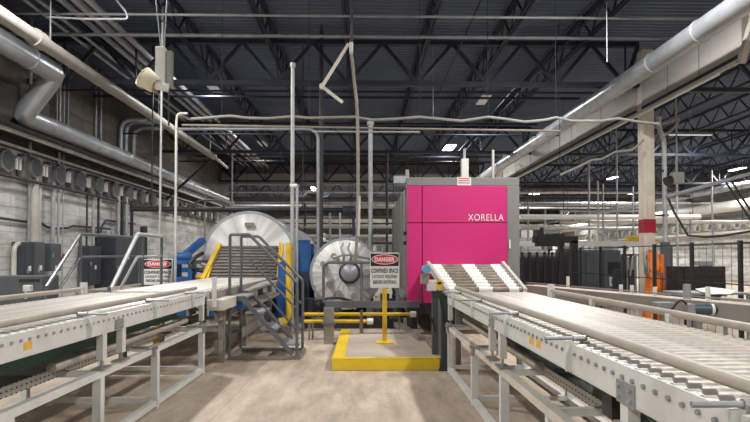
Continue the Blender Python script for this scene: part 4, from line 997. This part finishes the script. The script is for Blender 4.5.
# tilted black panel unit
Yk = 13.0; a = at(681, 266.5, Y=Yk); b = at(726, 291, Y=Yk)
t = thing('black_panel_unit', 'dark louvred box unit standing before the pale far wall', 'machine', ((a.x + b.x) / 2, Yk, 0))
MB().box(a.x + .1, b.x, Yk, Yk + .7, .5, a.z).build('housing', 'black', t, bev=.01)
for k in range(7): MB().box(a.x + .12, b.x - .02, Yk - .012, Yk, .55 + .1 * k, .61 + .1 * k).build('louvre', 'black', t)
MB().box(a.x - .02, a.x + .12, Yk + .05, Yk + .6, .6, a.z).build('end_cap', 'black', t)
for x in (a.x + .2, b.x - .2): MB().box(x - .04, x + .04, Yk + .1, Yk + .18, 0, .5).build('leg', 'black', t)
c = at(702, 263, Y=Yk + .3); MB().box(c.x - .15, c.x + .15, Yk + .1, Yk + .4, a.z, c.z + .05).build('top_fitting', 'cab_side', t, bev=.02)
c = at(690, 264.5, Y=Yk + .2); MB().box(c.x - .05, c.x + .6, Yk + .2, Yk + .5, a.z, a.z + .02).build('top_tray', 'off_white', t)
tag(MB().box(at(666, 0 + 260, Y=15.5).x, at(673, 260, Y=15.5).x, 15.5, 15.8, 0, 1.9).build('grey_locker', 'rail_grey', bev=.01), 'narrow pale grey upright locker beside the banded column', 'locker')
# crumpled pale sheet
t = thing('work_table', 'small steel table under the crumpled white sheet', 'table', (5.9, 9.5, 0))
MB().box(5.35, 6.5, 9.2, 9.95, .97, 1.0).build('table_top', 'galv_dull', t)
for x in (5.42, 6.43):
    for y in (9.27, 9.88): MB().bar((x, y, 0), (x, y, .97), .05).build('leg', 'galv_dull', t)
p = [at(x, y, Z=1.004 + (.05 if y < 290 else 0)) for x, y in ((705, 291), (720, 289), (738, 291), (730, 294), (712, 294))]
m = MB(); q = [v + Vector((0, .25, .0)) for v in p]; m.add(p + [v + Vector((0, .3, .02)) for v in p], [(0, 1, 2, 3, 4), (9, 8, 7, 6, 5)] + [(i, i + 5, (i + 1) % 5 + 5, (i + 1) % 5) for i in range(5)])
tag(m.build('folded_sheet', 'off_white'), 'crumpled white sheet lying beside the steel cylinder', 'sheet')
# beige pipe on the far beam
tag(MB().tube([at(722, 298.5, Y=8.3), at(760, 303.5, Y=7.7)], .035, 12).build('beige_pipe', 'dusty_pipe', None, True), 'short beige pipe on top of the dusty beam', 'pipe')

# ---------------------------------------------------------------- far bay wall: ducts and vent units
crosspipe((24.6, 12, 5.0), (24.6, 74, 5.0), .38, 'off_white', 'long pale duct along the far bay wall', 'wall_duct', 16, cat='duct')
crosspipe((23.2, 12, 6.0), (23.2, 74, 6.0), .22, 'galv', 'slimmer metal duct above the pale duct of the far bay', 'wall_duct', 16, cat='duct')
crosspipe((25.3, 12, 3.3), (25.3, 74, 3.3), .12, 'off_white', 'pale pipe under the far bay vent units', 'wall_pipe', 10)
crosspipe((25.5, 12, 2.5), (25.5, 74, 2.5), .05, 'dark_pipe', 'dark pipe low on the pale far bay wall', 'wall_pipe', 10)
tag(MB().box(25.6, 25.98, 12, 74, 4.2, 4.7).build('cable_trunking', 'cab_side'), 'grey trunking along the far bay wall below the pale duct', 'trunking')
v1 = None
for k in range(24):
    y = 28.5 + 1.5 * k
    lab = 'white round-fronted vent unit on the far bay wall, %s along from the camera end' % ORD[k]
    if v1 is None:
        v1 = thing('bay_vent', lab, 'wall vent', (25.98, y, 3.85), 'vent units on the far bay wall')
        MB().box(25.6, 25.97, y - .5, y + .5, 3.5, 4.15).build('housing', 'off_white', v1, bev=.08)
        MB().tube([(25.6, y, 3.85), (25.2, y - .1, 3.8)], .32, 12).build('nozzle', 'off_white', v1, True)
        MB().tube([(25.22, y - .1, 3.8), (25.18, y - .1, 3.8)], .22, 12).build('throat', 'cab_grey', v1)
    else: dup(v1, (25.98, y, 3.85), lab)
# black cable festoon in the far bay
pts = [at(px, py, Y=13.5) for px, py in ((667, 196), (674, 212), (688, 235.5), (705, 237), (722, 236), (752, 231))]
tag(MB().tube(pts, .028, 8).build('festoon_cable', 'black', None, True), 'black cable dipping in a V beyond the banded column', 'cable')
for k, (x0, y0, x1, y1) in enumerate(((722, 176, 752, 222), (727, 174, 756, 219))):
    tag(MB().tube([at(x0, y0, Y=13.5), at(x1, y1, Y=13.5)], .026, 8).build('festoon_cable', 'black', None, True), ('lower' if k == 0 else 'upper') + ' of two slanting black cables high before the far bay wall', 'cable')
t = MB().tube([at(666, 197, Y=13.5), at(756, 172, Y=13.5)], .05, 10)
tag(t.build('festoon_track', 'galv_dull', None, True), 'slanting grey track above the black V-shaped cable', 'track')
# overhead projector bracket near banded column
c = at(677, 178, Y=14.5)
t = thing('ceiling_bracket', 'grey hanging bracket with a dark lamp head beside the banded column', 'bracket', c)
MB().box(c.x - .15, c.x + .15, 14.4, 14.6, c.z - .15, c.z + .15).build('box', 'cab_side', t, bev=.02)
MB().tube([(c.x - .3, 14.5, c.z - .1), (c.x - .15, 14.5, c.z - .05)], .12, 14).build('lamp_head', 'black', t, True)
MB().bar((c.x, 14.5, c.z), (c.x, 14.5, 7.2), .03).build('drop_rod', 'galv_dull', t)

# ---------------------------------------------------------------- pipework and machinery in the far hall
random.seed(11)
CNT = {}
def where(px, Y):
    k = ('at the end of the block wall' if px < 250 else 'above the big steel vessel' if px < 300 else 'between the big vessel and the black pipe' if px < 322 else 'above the smaller steel vessel' if px < 380 else 'against the grey side of the magenta machine' if px < 408
         else 'in the gap beside the magenta machine' if px < 582 else 'behind the grey enclosure' if px < 640 else 'beyond the banded column')
    return k
def farpole(px, x, y, r, m, top):
    k = where(px, y); CNT[k] = CNT.get(k, 0) + 1
    tag(MB().tube([(x, y, 0), (x, y, top)], r, 8).build('far_pipe', m, None, True), '%s upright pipe standing %s' % (ORD[CNT[k] - 1], k), 'pipe', 'far upright pipes')
for px, Y, r, m in sorted(((598, 24, .06, 'off_white'), (603, 25, .06, 'pale_pipe'), (617, 23, .05, 'galv'), (589, 27, .08, 'galv_dull'), (633, 26, .06, 'pale_pipe'), (545, 30, .09, 'galv_dull'), (560, 33, .07, 'grey_pipe'), (575, 31, .07, 'off_white'), (528, 34, .1, 'galv_dull'),
                    (677, 28, .08, 'grey_pipe'), (690, 32, .07, 'pale_pipe'), (712, 34, .08, 'galv_dull'),
                    (232, 26, .06, 'grey_pipe'), (205, 24, .05, 'pale_pipe'), (305, 27, .09, 'dark_pipe'), (330, 28, .08, 'galv_dull'), (340, 32, .08, 'grey_pipe'), (387, 28, .09, 'dark_pipe'), (395, 26, .05, 'grey_pipe'))):
    p = at(px, 200, Y=Y); farpole(px, p.x, Y, r * .7, {'off_white': 'pale_pipe', 'pale_pipe': 'galv_dull'}.get(m, m), 4.2 + (int(px) * 7 % 5) * .7)
for px0, px1, py, Y, r, m in ((520, 700, 217, 26, .12, 'off_white'), (520, 640, 205, 28, .08, 'galv_dull'), (522, 690, 196, 30, .08, 'dark_pipe'), (520, 640, 228, 27, .09, 'grey_pipe'), (560, 750, 222, 33, .1, 'pale_pipe'), (520, 650, 188, 32, .12, 'dark_pipe'), (560, 650, 211, 24, .05, 'galv'),
                              (230, 405, 206, 30, .09, 'galv_dull'), (230, 400, 199, 33, .12, 'dark_pipe'), (300, 404, 227, 27, .07, 'grey_pipe'), (240, 400, 221, 34, .12, 'pale_pipe'), (228, 400, 236, 34, .1, 'grey_pipe'), (300, 400, 243, 24, .06, 'dark_pipe')):
    a = at(px0, py, Y=Y); b = at(px1, py, Y=Y); 
    b.x = min(b.x, 25.5) if px1 > 450 else b.x
    t = thing('far_level_pipe', 'level %s pipe %s, %s' % ({'off_white': 'white', 'galv_dull': 'dull grey', 'dark_pipe': 'black', 'grey_pipe': 'grey', 'pale_pipe': 'beige', 'galv': 'thin metal'}[m], 'beside the magenta machine' if px0 > 450 else 'over the vessels', {217: 'thickest of the pale ones', 205: 'second below the lamp', 196: 'reaching past the column', 228: 'lowest there', 227: 'level with the small vessel top', 222: 'running on behind the festoon cable', 188: 'highest there', 211: 'ending at the column', 206: 'over both vessels', 199: 'highest over the vessels', 221: 'just under the vessel tops', 236: 'behind the big vessel', 243: 'lowest behind the vessels'}[py]), 'pipe', (a + b) / 2)
    MB().tube([a, b], r, 8).build('pipe_run', m, t, True)
    for q in (.04, .5, .96): h = a.lerp(b, q); MB().bar(h, (h.x, h.y, 7.98), .02).build('hanger', 'joist', t)
for k in range(16):
    px = [235, 262, 300, 322, 340, 372, 392, 530, 545, 560, 585, 605, 625, 640, 352, 285][k]; Y = 40 + 3.1 * (k % 6)
    a = at(px, 250, Y=Y); h = 1.6 + .5 * (k % 4); wd = 1.3 + .4 * (k % 3)
    t = thing('far_machine', '%s boxy machine far %s' % (['dark grey', 'white', 'brown-grey', 'metal grey'][k % 4], where(px, Y) + (', nearer one' if k % 6 < 2 else ', in the middle depth' if k % 6 < 4 else ', farther one')), 'machine', (a.x, Y, 0), 'machines deep in the far hall')
    MB().box(a.x - wd / 2, a.x + wd / 2, Y, Y + 1.5, 0, h).build('cabinet_body', ['panel_grey', 'off_white', 'cab_side', 'galv_dull'][k % 4], t, bev=.03)
    MB().box(a.x - wd / 4, a.x + wd / 5, Y + .3, Y + 1, h, h + .6).build('hood', ['galv', 'off_white'][k % 2], t, bev=.03)
c = at(634, 241, Y=22); tag(MB().box(c.x - .3, c.x + .3, 21.9, 22.1, c.z, c.z + .2).build('hoist_trolley', 'yellow', bev=.03), 'small yellow hoist trolley seen beside the banded column', 'hoist')
a = at(520, 241, Y=22); b = at(645, 241, Y=22); b.z = a.z
t = thing('hoist_rail', 'pale rail on posts above the grey enclosure', 'rail', ((a.x + b.x) / 2, 22, 0))
MB().bar((a.x, 22, a.z - .1), (b.x + .5, 22, a.z - .1), .12, .2).build('rail_beam', 'off_white', t)
for q in (0, .5, 1): MB().bar((a.x + (b.x - a.x) * q, 22, 0), (a.x + (b.x - a.x) * q, 22, a.z - .2), .1).build('rail_post', 'galv_dull', t)
# machinery between the vessels and behind the gate
t = thing('valve_rack', 'dark pump and valve rack low behind the pipe gate', 'machine', (0, 12.4, 0))
MB().box(-1.3, .85, 12.2, 12.3, .05, .25).build('base_beam', 'black', t)
for k, (x, h) in enumerate(((-1.2, .7), (-.6, .5), (.15, .62), (.45, .8), (.72, .55))):
    MB().tube([(x, 12.3, .2), (x, 12.3, h)], .1, 12).build('pump_body', ('black', 'dark_panel', 'panel_grey')[k % 3], t, True)
MB().tube(arc([(-1.2, 12.3, .6), (-.6, 12.2, .75), (.1, 12.3, .5), (.7, 12.3, .7)], .3), .03, 8).build('hose', 'black', t, True)
t = thing('blue_column_unit', 'blue upright housing between the two steel vessels', 'machine', (-1.67, 15.6, 0))
MB().box(-1.84, -1.51, 15.5, 15.8, 0, 1.95).build('housing', 'blue', t, bev=.01); MB().box(-1.82, -1.53, 15.48, 15.5, .2, 1.2).build('cover', 'dark_panel', t)
